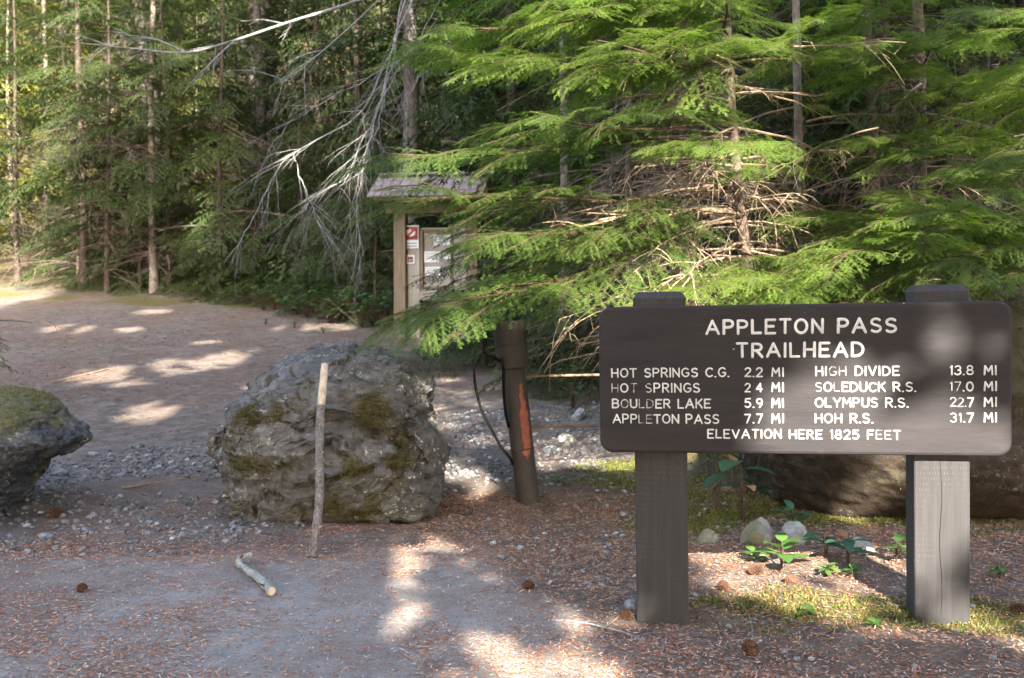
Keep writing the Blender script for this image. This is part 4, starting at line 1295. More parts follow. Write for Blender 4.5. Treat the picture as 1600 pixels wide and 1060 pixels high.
near_tree('slim red-barked hemlock whose long boughs reach across to the kiosk', [(1128, -60, 7.0), (1140, 100, 7.0), (1152, 250, 7.0), (1164, 400, 7.0), (1172, 470, 7.0)], 0.043, M_barkred, 7.5,
          [(-90, 720, -20, 6.2), (-60, 690, 30, 6.0), (-20, 640, 95, 6.3), (20, 720, 120, 5.9), (90, 800, 190, 5.6), (110, 600, 228, 6.2),
           (0.1, 630, 328, 5.7), (0.1, 745, 372, 5.9), (0.25, 640, 500, 5.7), (420, 880, 385, 6.2),
           (0, 960, 60, 5.4), (-80, 860, 10, 5.7), (170, 1085, 222, 5.4), (340, 1060, 440, 5.6), (340, 1230, 450, 5.6),
           (-120, 780, -60, 6.0), (-120, 1000, -40, 5.6), (-130, 1150, -30, 5.4)], 10, 30, 31, 2.6, 5.5, (0.8, 1.4), avoid=keep_left_open)
near_tree('thin pale-barked hemlock with sunlit stem rising behind the sign', [(1240, -40, 7.7), (1244, 100, 7.7), (1250, 250, 7.7), (1258, 360, 7.7), (1268, 470, 7.7)], 0.040, M_barkpale, 7.0,
          [(-20, 1370, 60, 6.8), (40, 1180, 60, 6.6), (390, 1190, 470, 6.2), (-60, 1300, 30, 6.4), (200, 1160, 260, 6.7)], 10, 16, 32, 2.4, 5.0, (0.5, 1.1), avoid=keep_left_open)
near_tree('red-stemmed hemlock with layered sunny boughs above the sign right end', [(1432, -40, 8.0), (1436, 100, 8.0), (1438, 250, 8.0), (1440, 400, 8.0), (1444, 480, 8.0)], 0.055, M_barkred, 7.5,
          [(40, 1310, 110, 6.9), (60, 1390, 60, 6.6), (150, 1320, 218, 6.8), (160, 1420, 225, 6.5), (130, 1560, 215, 6.8), (180, 1600, 205, 7.0), (240, 1285, 335, 6.6), (260, 1440, 328, 6.0),
           (300, 1250, 440, 5.9), (320, 1400, 410, 5.3), (320, 1540, 390, 5.4), (-40, 1380, -10, 6.6), (-20, 1500, 40, 6.4), (20, 1600, 110, 6.6), (70, 1530, 130, 6.7)], 6, 22, 33, 2.2, 5.0, (0.7, 1.5), avoid=keep_left_open)
near_tree('slender dark hemlock stem between the pale stem and sunny boughs', [(1355, -40, 9.6), (1360, 150, 9.6), (1366, 300, 9.6), (1372, 470, 9.6)], 0.055, M_barkred, 8.0, [(-40, 1280, 40, 8.6), (60, 1450, 90, 8.6)], 10, 24, 34, 2.0, 6.0, (0.8, 1.7), avoid=keep_left_open)
near_tree('hemlock just past the right edge with boughs entering the frame', [(1690, -40, 6.6), (1695, 200, 6.6), (1700, 470, 6.6)], 0.06, M_barkred, 7.0,
          [(100, 1545, 130, 6.0), (170, 1500, 262, 5.8), (190, 1560, 240, 5.7), (240, 1540, 300, 5.6), (280, 1500, 345, 5.2), (300, 1560, 420, 5.2), (20, 1490, 50, 6.3), (-30, 1530, 10, 6.0), (60, 1580, 90, 5.8), (310, 1470, 395, 5.2)], 14, 10, 35, 1.6, 5.0, (0.7, 1.3), avoid=keep_left_open)
near_tree('half-dead hemlock with brown twigs left behind the sign', [(1065, -40, 8.6), (1070, 200, 8.6), (1078, 470, 8.6)], 0.05, M_bark, 7.5, [(-30, 960, 20, 8.0), (150, 1000, 180, 8.0)], 8, 40, 36, 2.6, 5.5, (0.8, 1.6), avoid=keep_left_open, dz=(0.8, 2.6))
near_tree('small bushy hemlock between the gate post and the trees', [(985, -30, 9.6), (985, 200, 9.6), (985, 470, 9.6)], 0.045, M_bark, 6.5, [], 14, 28, 37, 2.0, 5.0, (0.7, 1.5), avoid=keep_left_open, dz=(0.8, 2.6))

# explicit dry twigs and bare limbs around the sign's upper left (brown) and centre top (grey, lichened)
rng = np.random.default_rng(55)
g = Geo()
for (x0, y0, d0, x1, y1, d1, r) in [(1150, 300, 7, 880, 335, 6.4, .012), (1150, 330, 7, 870, 362, 6.2, .014), (1160, 345, 7, 1000, 400, 6.0, .012), (1150, 260, 7, 1000, 262, 6.4, .011), (1145, 160, 7, 1010, 148, 6.3, .011), (1140, 110, 7, 1000, 72, 6.0, .014), (1160, 335, 7, 1010, 345, 6.2, .016),
                                    (1165, 400, 7, 960, 470, 5.9, .010), (1165, 420, 7, 930, 520, 5.8, .009), (1160, 430, 7, 900, 500, 6.0, .009), (1160, 390, 7, 930, 430, 6.0, .009), (1150, 100, 7, 1030, 70, 6.4, .014), (1260, 325, 7.7, 1060, 360, 6.6, .011), (1258, 240, 7.7, 1330, 238, 7.2, .009), (1258, 330, 7.7, 1330, 350, 7.2, .009),
                                    (1160, 410, 7, 1000, 520, 6.2, .009), (1165, 440, 7, 980, 560, 6.2, .008), (1165, 380, 7, 1060, 440, 5.8, .01), (1438, 100, 8, 1360, 60, 7.2, .011), (1438, 190, 8, 1375, 100, 7.2, .011), (1440, 110, 8, 1500, 20, 7.4, .012), (1440, 240, 8, 1600, 50, 7.2, .011), (1440, 130, 8, 1420, 170, 7.3, .01)]:
    a = P(x0, y0, d0); b = P(x1, y1, d1); L = np.linalg.norm(b - a)
    dead_branch(g, a, b - a + np.array([0, 0, 0.15 * L]), L, r, rng, 0, 12, 0.15, 0.3, 5)
for k in range(110):
    x0 = rng.choice([1150, 1160, 1165, 1255, 1262, 1075, 985, 1368, 1440]) + rng.normal(0, 4); d0 = {1: 7.0}.get(1) + rng.uniform(-0.1, 2.4); y0 = rng.uniform(180, 520)
    a = P(x0, y0, d0); an = rng.uniform(0, 6.28); L = rng.uniform(0.35, 1.1)
    dead_branch(g, a, (math.cos(an), 0.6 * math.sin(an), rng.uniform(-0.5, 0.25)), L, rng.uniform(.005, .010), rng, 0, 11, 0.22, 0.5, 4)
o = g.build('dead_branches', M_deadtwig, bpy.data.objects['hemlock_tree']); o['kind'] = 'stuff'

# ------------------------------------------------------------------ farther conifers: a few kinds, many copies
def far_tree(seed, H, r0, crown_lo, reach, bark, nb, dead, lod, name='conifer_tree', matn=None):
    rng = np.random.default_rng(seed)
    root = thing(name, 'conifer', 'tree')
    zs = np.linspace(-0.6, H, 26); pts = np.stack([0.04 * np.sin(zs * 0.7 + seed), 0.04 * np.cos(zs * 0.6 + seed), zs], 1)
    V, F = tube(pts, np.interp(zs, [-0.6, 0.0, 0.7, H], [r0 * 1.6, r0 * 1.45, r0, r0 * 0.15]), 9); V += vnormals(V, F) * (0.08 * r0 * fbm(V * 9, 3, seed))[:, None]
    g = Geo(); g.add(V, F); tr = g.build('trunk', bark, root, True); tr.matrix_parent_inverse = Matrix.Identity(4)
    g = Geo()
    for k in range(nb):
        f = (k + rng.random()) / nb; z = crown_lo + (H - crown_lo) * f ** 1.1
        L = reach * (1 - ((z - crown_lo * 0.5) / (H - crown_lo * 0.5)) ** 1.4) * rng.uniform(0.65, 1.15) + 0.3
        a = k * 2.39996 + rng.normal(0, 0.4)
        Vb, Fb, Mb, Ab = lod[rng.integers(len(lod))]
        M = frame((0, 0, z), (math.cos(a), math.sin(a), rng.uniform(-0.30, 0.02)), (0, 0, 1)); r = rng.normal(0, 0.25)
        R = np.array([[1, 0, 0], [0, math.cos(r), -math.sin(r)], [0, math.sin(r), math.cos(r)]]); M[:3, :3] = M[:3, :3] @ R * (L / 1.6)
        Vw = xf(Vb, M)
        g.V.append(Vw); g.F.append(Fb + g.n); g.M.append(Mb); g.A.append(Ab); g.n += len(Vw)
    if nb:
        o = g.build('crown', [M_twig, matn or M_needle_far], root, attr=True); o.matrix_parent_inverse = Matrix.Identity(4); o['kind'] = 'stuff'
    if dead:
        g = Geo()
        for k in range(dead):
            z = rng.uniform(0.4, min(H * 0.6, crown_lo + 3)); a = rng.uniform(0, 6.28)
            dead_branch(g, (0, 0, z), (math.cos(a), math.sin(a), rng.uniform(-0.3, 0.25)), rng.uniform(0.6, 2.0), 0.013, rng, 0, 6, 0.2, 0.4, 3)
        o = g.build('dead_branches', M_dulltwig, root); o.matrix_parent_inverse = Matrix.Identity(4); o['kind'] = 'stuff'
    return root


MID = [bough_arrays(s, 1.6, False, 0.060, 0.0125, 0.62, 0.10, 0.22).arrays() for s in (21, 22, 23)]
LOW = [bough_arrays(s, 1.6, False, 0.11, 0.026, 0.40, 0.10, 0.24).arrays() for s in (24, 25)]
far_kinds = [far_tree(41, 15, 0.10, 2.6, 2.6, M_bark, 74, 56, MID), far_tree(42, 17, 0.16, 4.6, 3.0, M_barkgrey, 70, 34, MID), far_tree(43, 12, 0.065, 1.6, 2.1, M_bark, 70, 50, MID),
             far_tree(44, 19, 0.26, 5.5, 3.2, M_barkgrey, 66, 22, LOW), far_tree(45, 14, 0.085, 3.0, 2.4, M_barkpale, 62, 56, MID), far_tree(46, 16, 0.15, 0.8, 2.9, M_bark, 84, 8, LOW)]
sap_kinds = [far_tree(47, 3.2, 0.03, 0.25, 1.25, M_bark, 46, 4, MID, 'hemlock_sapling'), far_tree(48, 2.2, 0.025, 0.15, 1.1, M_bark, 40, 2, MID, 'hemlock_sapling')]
snag_kinds = [far_tree(53, 7.0, 0.032, 5.0, 1.0, M_bark, 0, 80, MID, 'dead_sapling'), far_tree(54, 5.5, 0.028, 4.0, 1.0, M_barkgrey, 0, 70, MID, 'dead_sapling')]
sunlit_kinds = [far_tree(51, 6.0, 0.05, 0.5, 2.2, M_barkpale, 60, 8, LOW, 'sunlit_colour_tree', M_sunlit_leaf), far_tree(52, 8.0, 0.06, 1.2, 2.4, M_barkpale, 66, 8, LOW, 'sunlit_colour_tree', M_sunlit_leaf)]  # trees added in the sunlit leaf colour for the glow at left
used = set()


def put(kinds, i, x, y, rz, s, label, group, tilt=(0, 0)):
    k = kinds[i]; loc = (x, y, gz(x, y) - 0.03)
    if k.name not in used:
        used.add(k.name); place(k, loc, rz, s, label, group, tilt); return k
    return clone(k, loc, rz, s, label, group, tilt)


def at_px(px, d):
    p = P(px, 480, d); return p[0], p[1]


rng = np.random.default_rng(77)
# stems one can pick out in the photograph: picture x, depth, kind, scale, label
MARKED = [(240, 22.8, 4, 1.0, 'leaning pale stem with bare side branches at the left of the dark woods', (0, -0.06)),
          (130, 23.4, 0, 0.9, 'dark-stemmed conifer beside the bright gap at far left', (0, 0)),
          (170, 22.8, 2, 0.9, 'thin conifer stem between the dark stem and pale leaning stem', (0, 0.02)),
          (30, 24, 2, 0.9, 'thin leaning conifer at far left against the bright woods', (0, 0.10)),
          (75, 30, 4, 1.0, 'pale sunlit stem in the bright woods at far left', (0, 0)),
          (345, 22.6, 2, 0.95, 'slender twin-looking stem in the dark middle of the left woods', (0, -0.02)),
          (425, 31, 3, 0.9, 'thick trunk with a sunlit patch deep in the left woods', (0, 0)),
          (268, 23, 2, 0.8, 'thin conifer standing right of the leaning pale stem', (0, -0.02)),
          (500, 24, 0, 1.0, 'dense conifer behind the hanging grey limbs', (0, 0)),
          (640, 19.5, 1, 1.1, 'grey-barked trunk rising right behind the kiosk roof', (0, 0)),
          (705, 21, 3, 0.8, 'sunlit grey trunk to the right behind the kiosk roof', (0, 0.01)),
          (560, 21, 5, 0.7, 'low-branched conifer left of the kiosk', (0, 0)),
          (880, 13, 4, 0.9, 'slim pale stem seen through the boughs left of the sign', (0, 0)),
          (960, 15, 1, 0.9, 'dark thick trunk at the top behind the middle boughs', (0, 0)),
          (1300, 14.5, 1, 1.0, 'grey trunk seen high between the pale stem and sunny boughs', (0, 0)),
          (1015, 12.5, 0, 0.8, 'conifer in shade left behind the sign', (0, 0)),
          (1190, 12.0, 0, 0.8, 'conifer in shade behind the two thin hemlock stems', (0, 0)),
          (1500, 11.5, 0, 0.85, 'shaded conifer at the right behind sunny boughs', (0, 0)),
          (1590, 12.5, 1, 0.9, 'shaded grey trunk at the right edge of the woods', (0, 0)),
          (1420, 13.5, 5, 0.75, 'bushy shaded conifer behind the red-stemmed hemlock', (0, 0)),
          (800, 17, 5, 0.8, 'low-branched conifer right behind the kiosk', (0, 0))]
pos = []
for (px, d, k, s, lab, tl) in MARKED:
    x, y = at_px(px, d); put(far_kinds, k, x, y, rng.uniform(0, 6.28), s, lab, None, tl); pos.append((x, y))
tries = 0; cnt = 0
while cnt < 150 and tries < 20000:
    tries += 1
    y = rng.uniform(8, 62); x = rng.uniform(-0.62, 0.62) * y + rng.uniform(-1, 1)
    if y < forest_edge(np.array([x]))[0] + (1.6 if x < 0 else 4.0): continue
    sp = 1.25 if y < 32 else 2.2
    if any((x - a) ** 2 + (y - b) ** 2 < sp * sp for a, b in pos): continue
    pxx = 800 + FPX * x / y
    if pxx < 170 and y < 31 and rng.random() < 0.93: continue
    if 560 < pxx < 790 and y < 18.5: continue
    k = rng.choice([0, 1, 2, 4, 5]) if y < 28 else rng.choice([3, 5, 1, 3, 5])
    far = y > 30
    put(far_kinds, k, x, y, rng.uniform(0, 6.28), rng.uniform(0.75, 1.15), 'conifer far back on the wooded slope, one of the crowded background trees' if far else 'shaded conifer within the dense woods beyond the clearing',
        'background trees on the slope' if far else 'crowded conifers in the woods', (rng.normal(0, 0.025), rng.normal(0, 0.025)))
    pos.append((x, y)); cnt += 1

SAP = [(470, 21.5, 0, 1.2, 'drooping hemlock sapling at the back edge of the trail'), (400, 22, 1, 1.3, 'low bushy sapling at the trail edge left of the kiosk'), (545, 19.0, 0, 1.1, 'dark sapling left of the kiosk'), (590, 17.8, 1, 1.0, 'small sapling close beside the kiosk'),
       (330, 22.8, 1, 1.2, 'pale green sapling at the back of the trail'), (300, 23.2, 0, 0.9, 'young sapling under the leaning pale stem'), (215, 23.6, 1, 1.2, 'sapling at the foot of the left woods'), (120, 24.2, 0, 1.0, 'sapling at far left woods edge'), (-105, 9.6, 1, 0.75, 'sapling poking in at the left picture edge'),
       (760, 12.8, 0, 0.9, 'sapling right of the kiosk behind the gate post'), (900, 10.8, 1, 0.9, 'sapling on the bank between gate post and sign'), (1080, 9.6, 1, 0.8, 'shaded sapling directly behind the sign left half'), (1240, 9.2, 0, 0.7, 'shaded sapling directly behind the sign right half'), (1480, 9.4, 1, 0.8, 'shaded sapling behind the right sign post'), (840, 13.8, 0, 0.9, 'shaded sapling behind the gate post')]
for (px, d, k, s, lab) in SAP:
    x, y = at_px(px, d); put(sap_kinds, k, x, y, rng.uniform(0, 6.28), s, lab, None)

for (px, d, k, s, lab) in [(20, 29, 1, 1.1, 'tree painted sunlit yellow-green at the far left top'), (95, 31, 0, 1.2, 'tree painted sunlit yellow behind the pale stem at far left'), (-30, 26.5, 0, 1.0, 'tree painted sunlit yellow, cut by the left picture edge'), (60, 34, 1, 1.3, 'tall tree painted sunlit yellow deep in the bright gap at far left'),
                           (175, 33, 1, 1.1, 'tree painted sunlit yellow behind the dark left stems'), (0, 38, 1, 1.5, 'farthest tree painted sunlit yellow in the bright gap'), (310, 30, 0, 1.0, 'tree painted sunlit yellow, glimpsed behind the leaning pale stem'), (590, 26, 0, 0.9, 'low tree painted sunlit yellow, glimpsed left of the kiosk roof')]:
    x, y = at_px(px, d); put(sunlit_kinds, k, x, y, rng.uniform(0, 6.28), s, lab, None)
for k in range(28):
    px = rng.uniform(100, 640) if k < 14 else rng.uniform(880, 1600); d = rng.uniform(22.2, 28) if k < 14 else rng.uniform(9.5, 15)
    x, y = at_px(px, d)
    if y < forest_edge(np.array([x]))[0] + 0.3: y = forest_edge(np.array([x]))[0] + rng.uniform(0.3, 3)
    if k < 14: put(snag_kinds, k % 2, x, y, rng.uniform(0, 6.28), rng.uniform(0.7, 1.2), 'thin dead sapling bristling with bare twigs in the left woods', 'dead saplings in the left woods', (rng.normal(0, .07), rng.normal(0, .07)))
    else: put(snag_kinds, k % 2, x, y, rng.uniform(0, 6.28), rng.uniform(0.6, 1.0), 'thin dead sapling bristling with bare twigs behind the sign', 'dead saplings behind the sign', (rng.normal(0, .07), rng.normal(0, .07)))
cnt = 0
while cnt < 90:
    y = rng.uniform(10, 40); x = rng.uniform(-0.60, 0.60) * y
    if y < forest_edge(np.array([x]))[0] + (3.2 if x < 0 else 3.0): continue
    if 560 < 800 + FPX * x / y < 800 and y < 18.5: continue
    put(sap_kinds, int(rng.integers(2)), x, y, rng.uniform(0, 6.28), rng.uniform(0.7, 1.5), 'small understory hemlock in the shade among the conifer trunks', 'understory saplings in the woods'); cnt += 1

# ------------------------------------------------------------------ hanging grey lichened limbs, centre top
limbs = [([(640, -60, 10), (620, 40, 10), (600, 130, 9.8), (575, 230, 9.7), (558, 330, 9.7), (567, 400, 9.7)], .014), ([(640, -40, 10), (608, 110, 9.9), (580, 190, 9.8), (540, 280, 9.8), (530, 300, 9.8)], .011),
         ([(660, -40, 10.2), (610, 80, 10), (560, 180, 10), (460, 240, 9.8), (420, 290, 9.8), (390, 350, 9.8), (368, 388, 9.8)], .016), ([(460, 240, 9.8), (478, 300, 9.8), (500, 350, 9.8), (513, 375, 9.8)], .010),
         ([(690, 20, 10.3), (640, 80, 10.2), (560, 130, 10), (480, 175, 10), (430, 220, 10), (400, 280, 10)], .010), ([(700, -20, 10.2), (655, 60, 10.1), (600, 150, 10), (560, 260, 10), (490, 310, 10), (470, 335, 10)], .009),
         ([(600, 130, 9.8), (590, 200, 9.7), (570, 260, 9.7), (556, 300, 9.7), (548, 345, 9.7)], .009), ([(700, 50, 10.2), (650, 130, 10.1), (620, 180, 10)], .009), ([(575, 205, 9.8), (600, 235, 9.8), (615, 260, 9.8)], .007)]
root = thing('dead_limb', 'bare grey lichened limbs hanging down left above the kiosk', 'branch', tuple(P(640, -60, 10)))
rng = np.random.default_rng(91); g = Geo()
for pts, r in limbs:
    q = smooth_path([P(*p) for p in pts], 26); q[1:-1] += rng.normal(0, 0.010, (24, 3)); V, F = tube(q, np.linspace(r, r * 0.40, 26) * 0.56, 6); g.add(V, F)
    for k in range(20):
        i = rng.integers(5, 25); d = q[min(i + 1, 25)] - q[i - 1]; d /= np.linalg.norm(d)
        dead_branch(g, q[i], d + rng.normal(0, 0.45, 3) * [1, .5, .7], rng.uniform(0.18, 0.65), r * 0.24, rng, 0, 6, 0.15, 0.3, 3)
g.build('limbs', M_greytwig, root)
root = thing('dead_limb', 'long bare grey limb arching across the top left', 'branch', tuple(P(700, -60, 11)))
g = Geo()
for pts, r in [([(700, -60, 11), (560, 0, 11), (450, 35, 11), (360, 65, 11), (290, 82, 11), (210, 76, 11.2), (110, 66, 11.4)], .022), ([(620, -30, 11), (560, 30, 11), (480, 100, 11), (440, 130, 11)], .012), ([(290, 82, 11), (240, 60, 11.2), (190, 55, 11.4)], .010)]:
    q = smooth_path([P(*p) for p in pts], 30); V, F = tube(q, np.linspace(r, r * 0.3, 30) * 0.8, 6); g.add(V, F)
    for k in range(9):
        i = rng.integers(6, 29); d = q[min(i + 1, 29)] - q[i - 1]; d /= np.linalg.norm(d)
        dead_branch(g, q[i], d + rng.normal(0, 0.5, 3), rng.uniform(0.3, 0.8), r * 0.35, rng, 0, 4, 0.2, 0.3, 4)
g.build('limbs', M_greytwig, root)

# ------------------------------------------------------------------ leafy plants
def leaf_mesh(mat, L=1.0, W=0.5, fold=0.12, n=6, name='leaf'):
    V = []; F = []
    for i in range(n + 1):
        f = i / n; w = W / 2 * math.sin(math.pi * f ** 0.8) ** 0.75 if 0 < f < 1 else 0.0; z = 0.10 * math.sin(f * 2.6) - 0.10 * f * f
        V += [(L * f, -w, z + fold * w), (L * f, 0, z), (L * f, w, z + fold * w)]
    for i in range(n):
        a = i * 3
        F += [(a, a + 3, a + 1), (a + 1, a + 3, a + 4), (a + 1, a + 4, a + 2), (a + 2, a + 4, a + 5)]
    return np_mesh(name, np.array(V) * [1, 1, L], np.array(F), np.zeros(len(F), np.int32), mat, True)


LM = {'g': leaf_mesh(M_leaf, 1, .62), 'd': leaf_mesh(M_leafdk, 1, .42), 'b': leaf_mesh(M_leafdead, 1, .36), 'w': leaf_mesh(M_leafdk, 1, .60)}


def plant(label, px, py, leaves, h, seed, name='leafy_plant', d=None):
    rng = np.random.default_rng(seed)
    p = G(px, py) if d is None else P(px, py, d)
    root = thing(name, label, 'plant', tuple(p)); g = Geo(); h = h * (0.95 if py > 700 else 1.0)
    n = len(leaves)
    for i, (k, L) in enumerate(leaves):
        L = L * (1.55 if d is None and py > 700 else 1.0)
        a = i * 2.4 + rng.uniform(-.5, .5); z = h * (0.35 + 0.65 * (i + 1) / n); r = rng.uniform(0.01, 0.25 if n < 30 else 0.9) * h
        o = p + np.array([math.cos(a) * r, math.sin(a) * r, z]); V, F = tube([p - [0, 0, .01], (p + o) / 2 + rng.normal(0, .01 * h, 3), o], 0.0022, 4, False); g.add(V, F)
        M = frame(o, (math.cos(a), math.sin(a), rng.uniform(-0.35, 0.45)), (0, 0, 1)); M[:3, :3] *= L
        link('leaf', LM[k], root, Matrix(M.tolist()))
    g.build('stem', M_twig, root)
    return root


plant('bright broad-leaved sprout in the sun strip under the sign', 1222, 890, [('g', .075), ('g', .08), ('g', .085), ('g', .07), ('g', .075), ('g', .06), ('g', .06)], 0.13, 1)
plant('bright oval-leaved sprout touching the right sign post left side', 1400, 880, [('g', .075), ('g', .08), ('g', .07), ('g', .06)], 0.10, 2)
plant('dark leathery seedling rosette in front of the brown boulder', 1325, 882, [('d', .09), ('d', .085), ('d', .09), ('d', .08), ('d', .09), ('d', .07), ('b', .08), ('d', .08)], 0.13, 3)
plant('green-leaved seedling between the bright sprout and dark rosette', 1290, 872, [('w', .07), ('w', .075), ('d', .07), ('b', .06), ('w', .07)], 0.12, 4)
plant('tall bluish leathery shrub with brown dead leaves behind the left post', 1160, 815, [('w', .12), ('w', .13), ('b', .10), ('w', .13), ('w', .12), ('w', .12), ('b', .10), ('w', .13), ('w', .12), ('d', .11)], 0.42, 5, 'leathery_shrub')
plant('thin stem with blue-green leaves high behind the left post', 1120, 800, [('d', .09), ('d', .09), ('d', .08), ('d', .09), ('b', .08)], 0.52, 6, 'leathery_shrub')
plant('spiky small sprig against the brown boulder base', 1238, 830, [('d', .07)] * 8, 0.13, 7)
plant('low yellow-green sprout beside the pale stone', 1178, 880, [('g', .045)] * 8, 0.06, 8)
plant('tiny clover-like sprout right below the bright sprout', 1260, 965, [('g', .028)] * 7, 0.035, 9)
plant('tiny green sprout near the bottom under the sign', 1365, 985, [('g', .026)] * 7, 0.03, 10)
plant('low green sprouts right of the right sign post', 1560, 905, [('g', .026)] * 12, 0.06, 11)
plant('small green sprouts near the foot of the right sign post', 1330, 905, [('g', .03)] * 12, 0.05, 12)
plant('sprig of green leaves by the dark rosette', 1295, 900, [('g', .03)] * 9, 0.05, 13)
plant('single green sprig right of the gate post foot', 873, 757, [('g', .05)] * 5, 0.05, 14)
plant('leafy bramble on the bank between gate post and sign', 895, 640, [('w', .11), ('g', .10), ('w', .10), ('w', .12), ('g', .09), ('w', .11), ('w', .10), ('g', .09), ('w', .11), ('w', .10), ('w', .1), ('g', .1)] * 2, 0.42, 15, 'bramble')
plant('second leafy bramble tight against the sign left edge', 925, 600, [('w', .11), ('w', .10), ('w', .10), ('g', .12), ('w', .09), ('w', .11), ('w', .10), ('w', .11)] * 2, 0.40, 16, 'bramble')
# low salal along the back of the trail
rng = np.random.default_rng(5)
ORD = 'first second third fourth fifth sixth seventh eighth ninth tenth eleventh twelfth thirteenth fourteenth fifteenth'.split()
for k, px in enumerate(list(range(395, 625, 17))):
    py = np.interp(px, [395, 470, 540, 620], [486, 498, 510, 520]) - rng.uniform(0, 10)
    o = plant(ORD[k] + ' low leafy shrub from the left in the green row beside the kiosk', px, py, [('g' if rng.random() < .6 else 'w', rng.uniform(.12, .19)) for _ in range(40)], rng.uniform(0.40, 0.62), 100 + k, 'salal_shrub')
    o['group'] = 'green shrub row left of the kiosk'
for k, (px, py) in enumerate([(415, 508), (460, 512), (505, 522)]):
    plant(['tiny tuft of leaves on the trail, leftmost of three', 'tiny tuft of leaves on the trail, middle of three', 'tiny tuft of leaves on the trail, nearest the kiosk'][k], px, py, [('g', .07)] * 9, 0.12, 140 + k, 'leafy_plant')
# ------------------------------------------------------------------ litter, gravel, moss on the ground (uncountable)
rng = np.random.default_rng(15)


def scatter(n, xr, yr, dens):
    xs = rng.uniform(*xr, n * 4); ys = rng.uniform(*yr, n * 4)
    k = rng.random(n * 4) < dens(xs, ys)
    return xs[k][:n], ys[k][:n]


def needle_stuff(name, label, n, xr, yr, dens, Lr, w, mat, lift=0.004):
    x, y = scatter(n, xr, yr, dens); m = len(x); z = th(x, y) + lift
    a = rng.uniform(0, 6.28, m); L = rng.uniform(*Lr, m); el = rng.normal(0, 0.16, m)
    d = np.stack([np.cos(a), np.sin(a), el], 1) * (L / 2)[:, None]; s = np.stack([-np.sin(a), np.cos(a), rng.normal(0, .3, m)], 1) * w
    c = np.stack([x, y, z + np.abs(el) * L / 2], 1)
    V = np.stack([c - d, c + s, c + d, c - s], 1).reshape(-1, 3); b = np.arange(m)[:, None] * 4
    F = np.concatenate([b + [0, 2, 1], b + [0, 3, 2]])
    o = link(name, np_mesh(name, V, F, np.zeros(len(F), np.int32), mat, False, np.repeat(rng.random(m), 4)))
    tag(o, label, 'litter', None, 'stuff')


def attr_mat(name, stops, rough=0.8):
    t = NT(name, rough, 0.2); t.color(t.ramp(t.attr('mask'), stops)); return t.m


M_lit = attr_mat('dry needle litter', [(0.0, (0.17, 0.06, 0.03)), (0.4, (0.34, 0.135, 0.065)), (0.7, (0.42, 0.24, 0.15)), (1.0, (0.56, 0.44, 0.34))])
M_lit2 = attr_mat('old brown litter', [(0.0, (0.07, 0.045, 0.032)), (0.5, (0.17, 0.105, 0.075)), (1.0, (0.32, 0.22, 0.16))])


def patchy(x, y):
    n = fbm2(x, y, 2.2, 4, 61); m = fbm2(x, y, 9, 2, 63)
    right = sstep(-0.25, 0.35, x - (0.30 - (y - 3.3) * 0.36))
    edge = np.exp(-((y - 5.0) / 0.25) ** 2) * 0.45
    return np.clip(0.17 + 0.75 * np.clip(n, 0, 1) + 0.18 * m + edge + right * 0.28, 0.03, 1)


needle_stuff('needle_litter', 'dry orange needles strewn over the asphalt and beneath the sign', 110000, (-2.7, 3.0), (2.9, 6.4), patchy, (0.010, 0.032), 0.0022, M_lit)
needle_stuff('brown_litter', 'old brown needles and twig bits around the sign and gate post', 34000, (-0.6, 3.4), (3.0, 8.5), lambda x, y: np.clip(sstep(-0.2, 0.5, x - (0.42 - (y - 3.3) * 0.36)), 0.0, 1), (0.012, 0.045), 0.0019, M_lit2)
needle_stuff('trail_litter', 'reddish brown litter over the trail beyond the boulders', 46000, (-9, 1.5), (6.0, 20), lambda x, y: np.clip(0.55 + 0.5 * fbm2(x, y, .8, 3, 65), 0.1, 1) * (1 - 0.7 * gravel_mask(x, y)), (0.02, 0.07), 0.004, M_lit2, 0.006)

PB = [pebble_shape(300 + k, 1, 0.55) for k in range(5)]


def gravel(name, label, n, xr, yr, dens, sr, mat, power=2.5):
    x, y = scatter(n, xr, yr, dens); m = len(x); z = th(x, y); s = sr[0] + (sr[1] - sr[0]) * rng.random(m) ** power; g = Geo()
    for k in range(5):
        sel = np.arange(m) % 5 == k; Vp, Fp = PB[k]; ns = sel.sum()
        a = rng.uniform(0, 6.28, ns); ca, sa = np.cos(a), np.sin(a); tl = rng.normal(0, .25, ns)
        W = Vp[None] * s[sel][:, None, None]
        Xr = W[..., 0] * ca[:, None] - W[..., 1] * sa[:, None]; Yr = W[..., 0] * sa[:, None] + W[..., 1] * ca[:, None]; Zr = W[..., 2] + Xr * tl[:, None]
        V = np.stack([Xr + x[sel][:, None], Yr + y[sel][:, None], Zr + z[sel][:, None] + (s[sel] * 0.18)[:, None]], -1).reshape(-1, 3)
        F = (np.arange(ns)[:, None, None] * len(Vp) + Fp[None]).reshape(-1, 3)
        g.add(V, F, 0, np.repeat(rng.random(ns), len(Vp)))
    tag(g.build(name, mat, None, False, True), label, 'gravel', None, 'stuff')


